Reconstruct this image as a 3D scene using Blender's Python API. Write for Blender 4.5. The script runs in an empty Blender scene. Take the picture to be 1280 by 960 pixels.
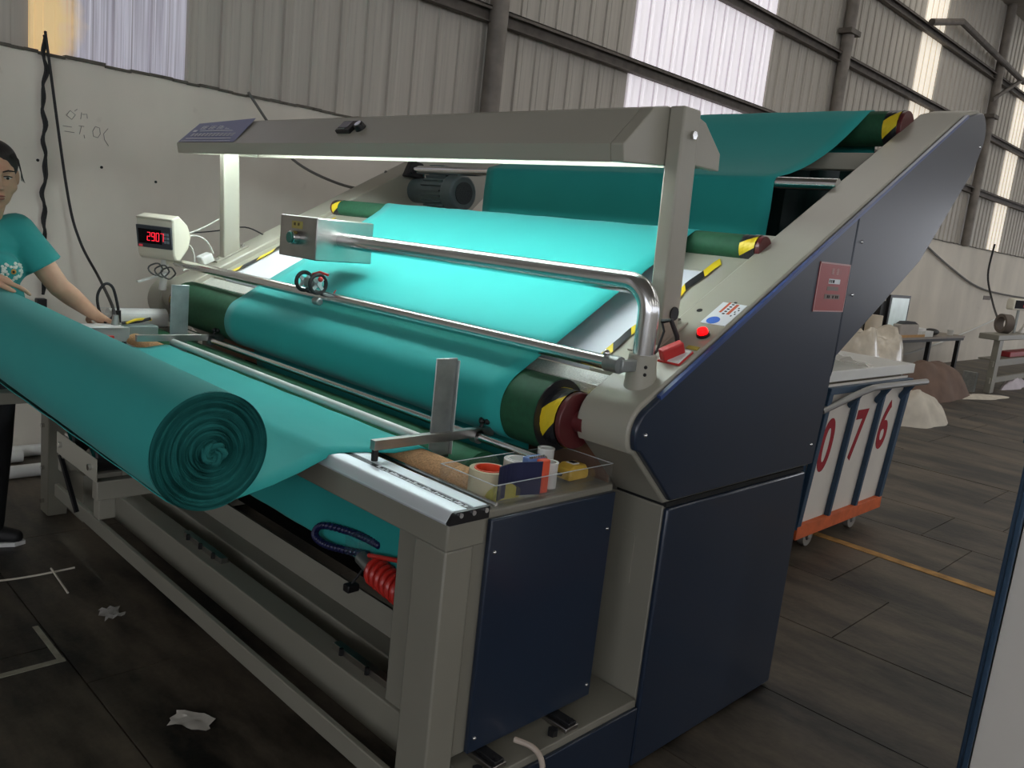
import bpy, bmesh, math, random
from math import sin, cos, pi, radians, sqrt, atan2
from mathutils import Vector, Matrix, Euler
random.seed(7)
SC = bpy.context.scene
COL = SC.collection

# ------------------------------------------------------------------ camera, world, exposure
FPX, ROLL, PITCH, YAW, CAMZ = 1037.8, 0.107706, -0.177359, 0.769003, 1.5
fw = Vector((cos(PITCH)*cos(YAW), cos(PITCH)*sin(YAW), sin(PITCH)))
rt = Vector((sin(YAW), -cos(YAW), 0)); up = rt.cross(fw)
rt2 = cos(ROLL)*rt + sin(ROLL)*up; up2 = -sin(ROLL)*rt + cos(ROLL)*up
cam_d = bpy.data.cameras.new('camera'); cam = bpy.data.objects.new('camera', cam_d); COL.objects.link(cam)
m = Matrix((rt2, up2, -fw)).transposed().to_4x4(); m.translation = (0, 0, CAMZ); cam.matrix_world = m
cam_d.sensor_width = 36; cam_d.lens = FPX/1280*36; cam_d.clip_start = .05; cam_d.clip_end = 200
SC.camera = cam
vs = SC.view_settings; vs.view_transform = 'Standard'; vs.look = 'None'; vs.exposure = -0.2; vs.gamma = 1; vs.use_curve_mapping = False
W = bpy.data.worlds.new('overcast_day'); SC.world = W; W.use_nodes = True
W.node_tree.nodes['Background'].inputs[0].default_value = (.80, .88, 1, 1)
W.node_tree.nodes['Background'].inputs[1].default_value = 0.6
ROOF_GLOW, WINDOW_GLOW, WALL_GLOW, LAMP_GLOW = 4.4, 3.6, 0.66, 38.0

# ------------------------------------------------------------------ materials
def lin(c):
    r = []
    for x in c:
        x = x/255
        r.append(x/12.92 if x <= .04045 else ((x+.055)/1.055)**2.4)
    return (*r, 1)
MATS = {}
def mk(name, rgb, rough=.5, metal=0., var=.08, scale=6., bump=0., emit=0., spec=.5, trans=0., alpha=1., sheen=0., stretch=None, coat=0., rgb2=None, fine=False):
    if name in MATS: return MATS[name]
    M = bpy.data.materials.new(name); M.use_nodes = True; nt = M.node_tree; N = nt.nodes; L = nt.links
    b = N['Principled BSDF']
    tc = N.new('ShaderNodeTexCoord'); mp = N.new('ShaderNodeMapping'); L.new(tc.outputs['Object'], mp.inputs[0])
    if stretch: mp.inputs['Scale'].default_value = stretch
    no = N.new('ShaderNodeTexNoise'); no.inputs['Scale'].default_value = scale; no.inputs['Detail'].default_value = 6 if not fine else 10
    L.new(mp.outputs[0], no.inputs['Vector'])
    ra = N.new('ShaderNodeValToRGB'); ra.color_ramp.elements[0].position = .3; ra.color_ramp.elements[1].position = .7
    c = lin(rgb)
    c2 = lin(rgb2) if rgb2 else tuple(min(1, x*(1+var)) for x in c[:3])+(1,)
    c1 = c if rgb2 else tuple(x*(1-var) for x in c[:3])+(1,)
    ra.color_ramp.elements[0].color = c1; ra.color_ramp.elements[1].color = c2
    L.new(no.outputs['Fac'], ra.inputs[0]); L.new(ra.outputs[0], b.inputs['Base Color'])
    b.inputs['Roughness'].default_value = rough; b.inputs['Metallic'].default_value = metal
    b.inputs['Specular IOR Level'].default_value = spec
    if trans: b.inputs['Transmission Weight'].default_value = trans
    if alpha < 1: b.inputs['Alpha'].default_value = alpha
    if sheen: b.inputs['Sheen Weight'].default_value = sheen; b.inputs['Sheen Roughness'].default_value = .5
    if coat: b.inputs['Coat Weight'].default_value = coat; b.inputs['Coat Roughness'].default_value = .12
    if bump:
        bp = N.new('ShaderNodeBump'); bp.inputs['Strength'].default_value = bump; bp.inputs['Distance'].default_value = .01
        L.new(no.outputs['Fac'], bp.inputs['Height']); L.new(bp.outputs[0], b.inputs['Normal'])
    if emit:
        L.new(ra.outputs[0], b.inputs['Emission Color']); b.inputs['Emission Strength'].default_value = emit
    MATS[name] = M; return M

paint   = mk('grey_paint', (164,161,147), .33, var=.035, scale=3)
paint_d = mk('grey_paint_shaded', (136,133,121), .45, var=.05, scale=3)  # darker copy of the grey paint; dimness low down is put into the colour
blue    = mk('navy_paint', (34,46,64), .3, var=.05, scale=2, coat=.25)
blue_l  = mk('navy_trim', (56,78,132), .3, var=.04)
steel   = mk('stainless', (220,221,222), .2, 1, var=.06, scale=10, stretch=(1,.2,1))
steel_b = mk('brushed_steel', (176,172,168), .34, 1, var=.12, scale=9)
chrome  = mk('bright_chrome', (215,215,215), .12, 1, var=.03)
galv    = mk('galvanised', (165,170,168), .42, .9, var=.15, scale=20)
alu     = mk('aluminium', (222,228,232), .45, .35, var=.03, scale=30, stretch=(1,.05,1))
black   = mk('black_plastic', (22,22,24), .45, var=.1)
rubber  = mk('black_rubber', (26,27,28), .6, var=.15)
dark    = mk('dark_void', (18,20,20), .8, var=.1)
white_b = mk('white_board', (214,216,224), .3, var=.02)
whitep  = mk('white_plastic', (225,226,222), .4, var=.03)
cream   = mk('cream_plastic', (224,219,200), .45, var=.03)
green   = mk('green_roller_cloth', (26,80,52), .75, var=.15, scale=60)
green_d = mk('dark_green_drape', (22,44,42), .5, var=.3, scale=7, stretch=(1,6,.3))
maroon  = mk('maroon_cap', (92,38,40), .35, var=.08)
yellow  = mk('tape_yellow', (228,200,40), .4, var=.06)
tblack  = mk('tape_black', (34,34,38), .4, var=.1)
cork    = mk('cork_wrap', (205,160,115), .9, var=.18, scale=160, bump=.6)
red     = mk('red_plastic', (190,50,48), .4, var=.06)
red_hose= mk('red_hose', (200,48,40), .3, var=.05)
navychain = mk('chain_navy', (22,26,70), .4, var=.1)
redlamp = mk('red_lamp', (255,10,15), .3, emit=2.2, var=.02)
led     = mk('red_led', (255,40,60), .4, emit=1.6, var=.02)
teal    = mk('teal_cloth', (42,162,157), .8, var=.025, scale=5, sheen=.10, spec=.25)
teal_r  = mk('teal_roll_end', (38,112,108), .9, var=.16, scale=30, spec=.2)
acrylic = mk('clear_acrylic', (235,240,240), .05, var=.01, trans=.92, alpha=.16)
tubeglow= mk('lamp_tube', (236,250,255), .5, emit=LAMP_GLOW, var=.005)
paperm  = mk('paper', (205,200,190), .9, var=.08, scale=30)
skin    = mk('skin', (198,154,128), .55, var=.06, scale=14, spec=.3)
hairm   = mk('hair', (28,24,22), .6, var=.3, scale=60, stretch=(1,1,.2))
shirtm  = mk('teal_shirt', (40,142,138), .85, var=.05, scale=10, sheen=.1)
pantsm  = mk('black_trousers', (24,24,27), .85, var=.1)
motorm  = mk('motor_paint', (96,110,112), .45, var=.12, scale=18)
purl    = mk('purlin_steel', (98,91,84), .7, var=.25, scale=9)
orange  = mk('orange_rail', (205,98,50), .6, var=.18, scale=15)
cartblue= mk('cart_blue', (46,72,96), .5, var=.15, scale=9)
cartwhite = mk('cart_white_sheet', (222,217,208), .6, var=.05, scale=4)
stencil = mk('stencil_red', (158,32,44), .8, var=.12, scale=20)
ltlab   = mk('label_blue', (90,100,146), .35, var=.05)
labwhite= mk('label_white', (225,228,232), .4, var=.02)
labred  = mk('nameplate_red', (158,58,56), .35, var=.08)
laborange = mk('label_orange', (205,95,60), .5, var=.05)
labsky  = mk('label_sky', (60,110,205), .5, var=.05)
brass   = mk('brass_label', (190,172,96), .35, .3, var=.06)
btn_green = mk('button_green', (40,104,92), .35, var=.05)
wood    = mk('tan_board', (196,150,88), .6, var=.1, scale=12, stretch=(1,8,1))
plasticfilm = mk('plastic_film', (228,226,220), .25, var=.06, scale=8, alpha=.55, bump=.5)
clothwhite = mk('white_cloth', (205,198,184), .9, var=.12, scale=6)
brownbag = mk('brown_bag', (112,90,78), .8, var=.15, scale=6)

# ------------------------------------------------------------------ mesh helpers
class MB:
    def __init__(s): s.v = []; s.f = []; s.mi = []; s.cur = 0
    def add(s, vs, fs):
        o = len(s.v); s.v += [Vector(p) for p in vs]
        for f in fs: s.f.append([i+o for i in f]); s.mi.append(s.cur)
        return s
    def box(s, x0, x1, y0, y1, z0, z1):
        p = [(x, y, z) for x in (x0, x1) for y in (y0, y1) for z in (z0, z1)]
        return s.add(p, [(0,1,3,2),(4,6,7,5),(0,4,5,1),(2,3,7,6),(0,2,6,4),(1,5,7,3)])
    def obox(s, c, ax, ay, az, hx, hy, hz):
        c = Vector(c); ax = Vector(ax).normalized()*hx; ay = Vector(ay).normalized()*hy; az = Vector(az).normalized()*hz
        p = [c+i*ax+j*ay+k*az for i in (-1,1) for j in (-1,1) for k in (-1,1)]
        return s.add(p, [(0,1,3,2),(4,6,7,5),(0,4,5,1),(2,3,7,6),(0,2,6,4),(1,5,7,3)])
    def beam(s, p0, p1, w, h, upv=(0,0,1)):
        p0 = Vector(p0); p1 = Vector(p1); d = (p1-p0); l = d.length; d.normalize(); u = Vector(upv)
        sd = d.cross(u).normalized(); u = sd.cross(d)
        return s.obox((p0+p1)/2, d, sd, u, l/2, w/2, h/2)
    def prism_y(s, prof, y0, y1):
        n = len(prof); p = [(x, y0, z) for x, z in prof]+[(x, y1, z) for x, z in prof]
        return s.add(p, [list(range(n)), list(range(2*n-1, n-1, -1))]+[(i, i+n, (i+1) % n+n, (i+1) % n) for i in range(n)])
    def cyl(s, p0, p1, r, r1=None, seg=24, caps=True, ri=None):
        p0 = Vector(p0); p1 = Vector(p1); r1 = r if r1 is None else r1; d = (p1-p0).normalized()
        a = d.orthogonal().normalized() if abs(d.z) > .99 or abs(d.y) < .99 else Vector((1,0,0)); b = d.cross(a)
        c = [(cos(2*pi*i/seg), sin(2*pi*i/seg)) for i in range(seg)]
        P = [p0+r*(x*a+y*b) for x, y in c]+[p1+r1*(x*a+y*b) for x, y in c]
        F = [(i, (i+1) % seg, (i+1) % seg+seg, i+seg) for i in range(seg)]
        if ri is None:
            if caps: F += [list(range(seg-1, -1, -1)), list(range(seg, 2*seg))]
            return s.add(P, F)
        k = 2*seg; P += [p0+ri*(x*a+y*b) for x, y in c]+[p1+ri*(x*a+y*b) for x, y in c]
        F += [(k+i, k+i+seg, k+(i+1) % seg+seg, k+(i+1) % seg) for i in range(seg)]
        F += [(i, k+i, k+(i+1) % seg, (i+1) % seg) for i in range(seg)]
        F += [(seg+i, seg+(i+1) % seg, k+seg+(i+1) % seg, k+seg+i) for i in range(seg)]
        return s.add(P, F)
    def tube(s, path, r, seg=10, caps=True, closed=False):
        P = [Vector(p) for p in path]; n = len(P); rad = r if isinstance(r, (list, tuple)) else [r]*n
        T = []
        for i in range(n):
            a = P[i-1] if (i > 0 or closed) else P[i]; b = P[(i+1) % n] if (i < n-1 or closed) else P[i]
            T.append((b-a).normalized())
        nrm = T[0].orthogonal().normalized(); V = []; F = []
        for i in range(n):
            nrm = (nrm-T[i]*nrm.dot(T[i])).normalized(); bb = T[i].cross(nrm)
            V += [P[i]+rad[i]*(cos(2*pi*k/seg)*nrm+sin(2*pi*k/seg)*bb) for k in range(seg)]
        for i in range(n if closed else n-1):
            j = (i+1) % n
            F += [(i*seg+k, i*seg+(k+1) % seg, j*seg+(k+1) % seg, j*seg+k) for k in range(seg)]
        if caps and not closed: F += [list(range(seg-1, -1, -1)), [(n-1)*seg+k for k in range(seg)]]
        return s.add(V, F)
    def ball(s, c, r, seg=16, ring=10, rot=None):
        rr = (r, r, r) if not isinstance(r, (tuple, list)) else r; c = Vector(c); V = []; F = []
        R = Euler(rot).to_matrix() if rot else Matrix.Identity(3)
        V.append(c+R@Vector((0, 0, rr[2])))
        for i in range(1, ring):
            t = pi*i/ring
            V += [c+R@Vector((rr[0]*sin(t)*cos(2*pi*k/seg), rr[1]*sin(t)*sin(2*pi*k/seg), rr[2]*cos(t))) for k in range(seg)]
        V.append(c+R@Vector((0, 0, -rr[2]))); e = len(V)-1
        F += [(0, 1+k, 1+(k+1) % seg) for k in range(seg)]
        for i in range(ring-2):
            F += [(1+i*seg+k, 1+(i+1)*seg+k, 1+(i+1)*seg+(k+1) % seg, 1+i*seg+(k+1) % seg) for k in range(seg)]
        F += [(e, 1+(ring-2)*seg+(k+1) % seg, 1+(ring-2)*seg+k) for k in range(seg)]
        return s.add(V, F)
    def limb(s, pts, rads, seg=14):                 # tapered chain with round joints
        for i in range(len(pts)-1): s.cyl(pts[i], pts[i+1], rads[i], rads[i+1], seg=seg)
        for p, r in zip(pts, rads): s.ball(p, r*1.0, seg=seg, ring=8)
        return s
    def grid(s, rows, close=False):
        n = len(rows[0]); V = [p for r in rows for p in r]; F = []
        for i in range(len(rows)-1):
            F += [(i*n+k, i*n+k+1, (i+1)*n+k+1, (i+1)*n+k) for k in range(n-1)]
            if close: F.append((i*n+n-1, i*n, (i+1)*n, (i+1)*n+n-1))
        return s.add(V, F)
    def build(s, name, mat, parent=None, smooth=35, bevel=0, local=False):
        me = bpy.data.meshes.new(name)
        off = Vector((0, 0, 0))
        if parent is not None and not local:
            q = parent
            while q is not None: off += q.location; q = q.parent
        me.from_pydata([tuple(p-off) for p in s.v], [], s.f)
        mats = mat if isinstance(mat, (list, tuple)) else [mat]
        for mm in mats: me.materials.append(mm)
        if len(mats) > 1: me.polygons.foreach_set('material_index', s.mi)
        bm = bmesh.new(); bm.from_mesh(me); bmesh.ops.recalc_face_normals(bm, faces=bm.faces); bm.to_mesh(me); bm.free()
        if smooth:
            me.polygons.foreach_set('use_smooth', [True]*len(me.polygons)); me.set_sharp_from_angle(angle=radians(smooth))
        o = bpy.data.objects.new(name, me); COL.objects.link(o)
        if parent is not None: o.parent = parent
        if bevel:
            b = o.modifiers.new('edge', 'BEVEL'); b.width = bevel; b.segments = 2; b.limit_method = 'ANGLE'; b.angle_limit = radians(50)
        return o
def tag(o, label, cat, group=None):
    o['label'] = label; o['category'] = cat
    if group: o['group'] = group
    return o
def thing(name, label, cat, loc=(0, 0, 0), group=None, rz=0):
    o = bpy.data.objects.new(name, None); COL.objects.link(o); o.location = loc; o.rotation_euler = (0, 0, rz)
    o.empty_display_size = .1
    return tag(o, label, cat, group)
def part(name, parent, loc=(0, 0, 0)):             # an empty-free way: parts are meshes
    raise RuntimeError
def struct(o): o['kind'] = 'structure'; return o
def arc(cx, cz, r, a0, a1, n):
    return [(cx+r*cos(radians(a0+(a1-a0)*i/n)), cz+r*sin(radians(a0+(a1-a0)*i/n))) for i in range(n+1)]
def copy_tree(o, parent=None):
    c = o.copy(); COL.objects.link(c); c.parent = parent
    for ch in [k for k in bpy.data.objects if k.parent == o]: copy_tree(ch, c)
    return c
def text_mesh(txt, size, font=None):
    cu = bpy.data.curves.new('t', 'FONT'); cu.body = txt; cu.size = size; cu.align_x = 'CENTER'; cu.align_y = 'CENTER'; cu.extrude = 0.0006; cu.offset = .011
    o = bpy.data.objects.new('t', cu); COL.objects.link(o)
    dg = bpy.context.evaluated_depsgraph_get(); me = bpy.data.meshes.new_from_object(o.evaluated_get(dg))
    V = [v.co.copy() for v in me.vertices]; F = [list(p.vertices) for p in me.polygons]
    bpy.data.objects.remove(o); bpy.data.curves.remove(cu); bpy.data.meshes.remove(me)
    return V, F
def put_text(mb, txt, size, c, ux, uy, sx=1, sy=1):
    V, F = text_mesh(txt, size); c = Vector(c); ux = Vector(ux).normalized(); uy = Vector(uy).normalized(); un = ux.cross(uy)
    mb.add([c+ux*v.x*sx+uy*v.y*sy+un*v.z for v in V], F)

# ------------------------------------------------------------------ the hall
WY = 5.08; PT = 2.18; CZ = 6.3
def floor_material():
    M = bpy.data.materials.new('concrete'); M.use_nodes = True; nt = M.node_tree; N = nt.nodes; L = nt.links; b = N['Principled BSDF']
    tc = N.new('ShaderNodeTexCoord')
    g = N.new('ShaderNodeNewGeometry')
    a = N.new('ShaderNodeTexNoise'); a.inputs['Scale'].default_value = 1.1; a.inputs['Detail'].default_value = 8; a.inputs['Roughness'].default_value = .65
    mp = N.new('ShaderNodeMapping'); mp.inputs['Scale'].default_value = (2.6, .8, 1); L.new(g.outputs['Position'], mp.inputs[0]); L.new(mp.outputs[0], a.inputs['Vector'])
    r = N.new('ShaderNodeValToRGB'); r.color_ramp.elements[0].position = .40; r.color_ramp.elements[1].position = .62
    r.color_ramp.elements[0].color = lin((28,25,22)); r.color_ramp.elements[1].color = lin((112,101,86))
    L.new(a.outputs['Fac'], r.inputs[0])
    f = N.new('ShaderNodeTexNoise'); f.inputs['Scale'].default_value = 45; f.inputs['Detail'].default_value = 4; L.new(g.outputs['Position'], f.inputs['Vector'])
    mx = N.new('ShaderNodeMix'); mx.data_type = 'RGBA'; mx.blend_type = 'MULTIPLY'; mx.inputs[0].default_value = .35
    L.new(r.outputs[0], mx.inputs[6]); L.new(f.outputs['Fac'], mx.inputs[7]); L.new(mx.outputs[2], b.inputs['Base Color'])
    rr = N.new('ShaderNodeMapRange'); rr.inputs[3].default_value = .38; rr.inputs[4].default_value = .62; L.new(a.outputs['Fac'], rr.inputs[0]); L.new(rr.outputs[0], b.inputs['Roughness'])
    bp = N.new('ShaderNodeBump'); bp.inputs['Strength'].default_value = .12; bp.inputs['Distance'].default_value = .01; L.new(f.outputs['Fac'], bp.inputs['Height']); L.new(bp.outputs[0], b.inputs['Normal'])
    return M
concrete = floor_material()
X0, X1, Y0H, Y1H = -9, 34, -13, WY
floor = struct(MB().box(X0, X1, Y0H, Y1H+.2, -.2, -.007).build('floor', concrete, smooth=0))
# concrete slabs with open joints
SX, SY = .62, 1.28
slab_mesh = {}
row = 0
xs = .84-SX*3
while xs < 13.0:
    yoff = [-.42, .86, -.14][row % 3] if row % 2 == 0 else -.14
    yoff = {0: .222, 1: -.062}[row % 2]
    y = yoff-SY*2
    while y < WY:
        y1 = min(y+SY, WY)
        key = round(y1-y, 3)
        mb = MB().box(0, SX-.005, 0, y1-y-.005, -.06, random.uniform(-.0012, .0012))
        o = mb.build('slab', concrete, None, smooth=0); o.parent = floor; o.location = (xs+.004, y+.004, 0)
        bv = None
        y += SY
    xs += SX; row += 1
o = MB().box(xs, X1, Y0H, WY, -.06, 0).build('slab', concrete, floor, smooth=0)
o = MB().box(X0, xs, Y0H, -2.3, -.06, -.001).build('slab', concrete, floor, smooth=0)
o = MB().box(X0, .84-SX*3, -2.3, WY, -.06, -.001).build('slab', concrete, floor, smooth=0)
yl = mk('floor_yellow', (184,140,78), .7, var=.35, scale=14)
wl = mk('floor_white_line', (150,146,130), .8, var=.25, scale=20)
MB().box(4.53, 4.60, -3, 1.95, .0002, .0022).build('yellow_line', yl, floor, smooth=0)
ml = MB(); ml.box(-1.0, .835, 2.665, 2.69, .0002, .002); ml.box(.815, .833, 2.69, 2.95, .0002, .002)
ml.build('white_line', wl, floor, smooth=0)

def plaster_material():
    M = bpy.data.materials.new('plaster'); M.use_nodes = True; nt = M.node_tree; N = nt.nodes; L = nt.links; b = N['Principled BSDF']
    g = N.new('ShaderNodeNewGeometry'); mp = N.new('ShaderNodeMapping'); mp.inputs['Scale'].default_value = (1.3, 1, .6); L.new(g.outputs['Position'], mp.inputs[0])
    a = N.new('ShaderNodeTexNoise'); a.inputs['Scale'].default_value = 1.2; a.inputs['Detail'].default_value = 7; L.new(mp.outputs[0], a.inputs['Vector'])
    r = N.new('ShaderNodeValToRGB'); r.color_ramp.elements[0].position = .25; r.color_ramp.elements[1].position = .7
    r.color_ramp.elements[0].color = lin((206,200,188)); r.color_ramp.elements[1].color = lin((230,223,210)); L.new(a.outputs['Fac'], r.inputs[0])
    s = N.new('ShaderNodeTexNoise'); s.inputs['Scale'].default_value = 9; s.inputs['Detail'].default_value = 5; L.new(g.outputs['Position'], s.inputs['Vector'])
    sr = N.new('ShaderNodeValToRGB'); sr.color_ramp.elements[0].position = .68; sr.color_ramp.elements[0].color = (1,1,1,1); sr.color_ramp.elements[1].position = .82; sr.color_ramp.elements[1].color = (.72,.70,.68,1)
    L.new(s.outputs['Fac'], sr.inputs[0])
    mx = N.new('ShaderNodeMix'); mx.data_type = 'RGBA'; mx.blend_type = 'MULTIPLY'; mx.inputs[0].default_value = .6
    L.new(r.outputs[0], mx.inputs[6]); L.new(sr.outputs[0], mx.inputs[7]); L.new(mx.outputs[2], b.inputs['Base Color'])
    b.inputs['Roughness'].default_value = .8
    bp = N.new('ShaderNodeBump'); bp.inputs['Strength'].default_value = .15; bp.inputs['Distance'].default_value = .02; L.new(a.outputs['Fac'], bp.inputs['Height']); L.new(bp.outputs[0], b.inputs['Normal'])
    return M
plaster = plaster_material()
wall = struct(MB().box(X0, X1, WY, WY+.2, -.05, PT).build('wall_left', plaster, smooth=0))
sheetm = mk('cladding_sheet', (182,176,166), .55, .0, var=.09, scale=4, stretch=(8, 1, .25))
def glow_material(name, ca, cb, strength, yellow_band=None):
    M = bpy.data.materials.new(name); M.use_nodes = True; nt = M.node_tree; N = nt.nodes; L = nt.links; b = N['Principled BSDF']
    g = N.new('ShaderNodeTexCoord'); mp = N.new('ShaderNodeMapping'); mp.inputs['Scale'].default_value = (34, 1, .5); L.new(g.outputs['Object'], mp.inputs[0])
    a = N.new('ShaderNodeTexNoise'); a.inputs['Scale'].default_value = 2.2; a.inputs['Detail'].default_value = 5; L.new(mp.outputs[0], a.inputs['Vector'])
    r = N.new('ShaderNodeValToRGB'); r.color_ramp.elements[0].position = .3; r.color_ramp.elements[1].position = .7; r.color_ramp.elements[0].color = lin(ca); r.color_ramp.elements[1].color = lin(cb)
    L.new(a.outputs['Fac'], r.inputs[0]); out = r.outputs[0]
    s0 = N.new('ShaderNodeSeparateXYZ'); L.new(g.outputs['Object'], s0.inputs[0])
    md = N.new('ShaderNodeMath'); md.operation = 'MODULO'; md.inputs[1].default_value = .105; L.new(s0.outputs[0], md.inputs[0])
    ls = N.new('ShaderNodeMath'); ls.operation = 'LESS_THAN'; ls.inputs[1].default_value = .007; L.new(md.outputs[0], ls.inputs[0])
    mm = N.new('ShaderNodeMix'); mm.data_type = 'RGBA'; mm.blend_type = 'MULTIPLY'; L.new(ls.outputs[0], mm.inputs[0]); L.new(out, mm.inputs[6]); mm.inputs[7].default_value = (.62, .60, .60, 1); out = mm.outputs[2]
    if yellow_band:
        sx = N.new('ShaderNodeSeparateXYZ'); L.new(g.outputs['Object'], sx.inputs[0])
        n2 = N.new('ShaderNodeTexNoise'); n2.inputs['Scale'].default_value = 7; L.new(g.outputs['Object'], n2.inputs['Vector'])
        ad = N.new('ShaderNodeMath'); ad.operation = 'MULTIPLY_ADD'; ad.inputs[1].default_value = .16; L.new(n2.outputs['Fac'], ad.inputs[0]); L.new(sx.outputs[0], ad.inputs[2])
        r2 = N.new('ShaderNodeMapRange'); r2.inputs[1].default_value = .22; r2.inputs[2].default_value = .36; r2.inputs[3].default_value = 1; r2.inputs[4].default_value = 0; L.new(ad.outputs[0], r2.inputs[0])
        mx = N.new('ShaderNodeMix'); mx.data_type = 'RGBA'; L.new(r2.outputs[0], mx.inputs[0]); L.new(out, mx.inputs[6]); mx.inputs[7].default_value = lin(yellow_band); out = mx.outputs[2]
    L.new(out, b.inputs['Emission Color']); b.inputs['Emission Strength'].default_value = strength
    L.new(out, b.inputs['Base Color']); b.inputs['Roughness'].default_value = .5
    return M
glow_a = glow_material('fibreglass_aged', (150,146,158), (206,204,216), WALL_GLOW*.75, (236,204,150))
glow_b = glow_material('fibreglass_clear', (222,216,226), (252,248,250), WALL_GLOW)
glow_c = glow_material('fibreglass_cream', (236,226,206), (250,242,228), WALL_GLOW)
PW = .84; RIB = .21
def sheet(z0, z1):
    mb = MB(); prof = []
    for k in range(4):
        b = k*RIB
        prof += [(b, 0), (b+.006, -.018), (b+.020, -.018), (b+.030, 0), (b+.068, 0), (b+.073, -.005), (b+.125, -.005), (b+.130, 0)]
    prof.append((PW, 0))
    rows = [[(x, y, z) for x, y in prof] for z in (z0, z1)]
    return mb.grid(rows)
sheet_mesh = sheet(0, CZ-PT+.03).build('cladding_panel', sheetm, None, smooth=20)
SKY = {-1: glow_a, 5: glow_b, 6: glow_b, 7: glow_b, 13: glow_c, 19: glow_c, 25: glow_c, -8: glow_b}
first = True
for k in range(-13, 38):
    if first: o = sheet_mesh; first = False
    else: o = sheet_mesh.copy(); COL.objects.link(o)
    o.parent = wall; o.location = (2.234+PW*k, WY+.08, PT-.03)
    if k in SKY:
        o.data = sheet_mesh.data.copy(); o.data.materials[0] = SKY[k]; o.name = 'skylight_panel'; o['label'] = 'translucent fibreglass cladding panel glowing with daylight'
# crumbled mortar lip on the plaster wall
mb = MB(); random.seed(3); x = X0
rows = []
while x < 26:
    w = random.uniform(.05, .16); h = random.uniform(-.012, .008)
    mb.box(x, x+w, WY-.012-random.uniform(0, .012), WY+.1, PT-.012+h*.4, PT+.003+h*.6); x += w
mb.build('mortar_edge', mk('mortar', (92,88,80), .9, var=.3, scale=20), wall, smooth=0)
# purlins and columns of the steel frame
for z in (3.15, 4.13, 5.10):
    mb = MB(); mb.prism_y([(0,0),(0,0)], 0, 0) if False else None
    mb.box(X0, X1, WY+.04, WY+.048, z-.06, z+.06); mb.box(X0, X1, WY-.02, WY+.04, z+.052, z+.06); mb.box(X0, X1, WY-.02, WY+.04, z-.06, z-.052); mb.box(X0, X1, WY-.02, WY-.014, z+.03, z+.06)
    mb.build('purlin', purl, wall, smooth=0)
colm = mk('column_pipe', (128,121,113), .6, .2, var=.25, scale=6)
for x in (-1.36, 4.64, 10.6, 16.6, 22.6):
    mb = MB().cyl((x, WY-.02, PT-.02), (x, WY-.02, CZ), .075, seg=20); c = mb.build('column', colm, wall)
    cb = MB().box(x-.14, x+.14, WY-.12, WY+.05, 4.4, 4.46).build('column_bracket', purl, c)
# bent pipe bracing by the far column
MB().tube([(12.98, 4.98, 5.13), (14.16, 4.98, 5.42), (17.8, 4.98, 5.25)], .05, seg=10).build('brace_pipe', purl, wall)
MB().tube([(16.24, 4.98, 4.65), (17.76, 4.98, 5.3)], .035, seg=10).build('brace_pipe', purl, wall)
# pencil scribble, nail holes, scuffs, small notice
pen = mk('pencil', (138,131,124), .9, var=.2)
mb = MB()
def stroke(pts, r=.0035): mb.tube([(x, WY-.001, z) for x, z in pts], r, seg=5)
sx, sz = 1.56, 1.86
for pts in ([(0,.02),(.02,.05),(.05,.03),(.03,0),(0,.02)], [(.045,.05),(.06,.065)], [(-.02,-.045),(.03,-.045)], [(-.01,-.075),(.045,-.075)], [(.085,.05),(.08,.01)], [(.09,.04),(.115,.045),(.118,.02)], [(.07,-.03),(.10,-.03)],
            [(.085,-.03),(.075,-.08)], [(.1,-.08),(.105,-.1)], [(.165,-.02),(.15,-.05),(.155,-.08),(.18,-.085),(.195,-.06),(.19,-.025),(.165,-.02)], [(.24,-.02),(.215,-.055),(.22,-.09),(.245,-.125)]):
    stroke([(sx+a*.9, sz+b*.9) for a, b in pts], .0016)
mb.build('pencil_scribble', pen, wall)
for px, pz in ((1.745, 1.625), (2.05, 1.58), (1.42, 1.62)):
    MB().cyl((px, WY-.003, pz), (px, WY+.01, pz), .008, seg=9).build('nail_hole', dark, wall)
MB().box(18.4, 18.85, WY-.01, WY, 1.22, 1.30).build('notice_strip', mk('notice_grey', (120,112,106), .7), wall, smooth=0)
# rest of the hall: ceiling with roof lights, far and opposite walls
roofm = mk('roof_sheet', (150,144,134), .6, .1, var=.1, scale=3, stretch=(6,.3,1))
ceil = struct(MB().box(X0, X1, Y0H, Y1H+.2, CZ, CZ+.15).build('ceiling', roofm, smooth=0))
roof_glow = mk('roof_light_sheet', (250,246,238), .5, emit=ROOF_GLOW, var=.03)
for x in (-5, 1, 7.0, 13.0, 19.0, 25.0):
    for y0, y1 in ((-11.5, -6.5), (-4.5, .2), (1.0, 4.7))[:1 if x < 5 else 3]:  # near strips added out of view to brighten the darker faces
        MB().box(x-.42, x+.42, y0, y1, CZ-.02, CZ-.005).build('roof_light', roof_glow, ceil, smooth=0)
win_glow = mk('unseen_window_glow', (240,244,255), .5, emit=WINDOW_GLOW, var=.03)  # glow of unseen windows, set for the light they give the hall
wr = struct(MB().box(X0, X1, Y0H-.2, Y0H, -.05, CZ).build('wall_right', plaster, smooth=0))
wb = struct(MB().box(X1, X1+.2, Y0H, Y1H, -.05, CZ).build('wall_back', plaster, smooth=0))
wf = struct(MB().box(X0-.2, X0, Y0H, Y1H, -.05, CZ).build('wall_front', plaster, smooth=0))
for i, x in enumerate((-6, 0, 6, 12, 18, 24, 30)):
    w = MB().box(x-1.4, x+1.4, Y0H, Y0H+.03, 2.6, 5.2).build('unseen_window', win_glow, wr, smooth=0)
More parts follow.
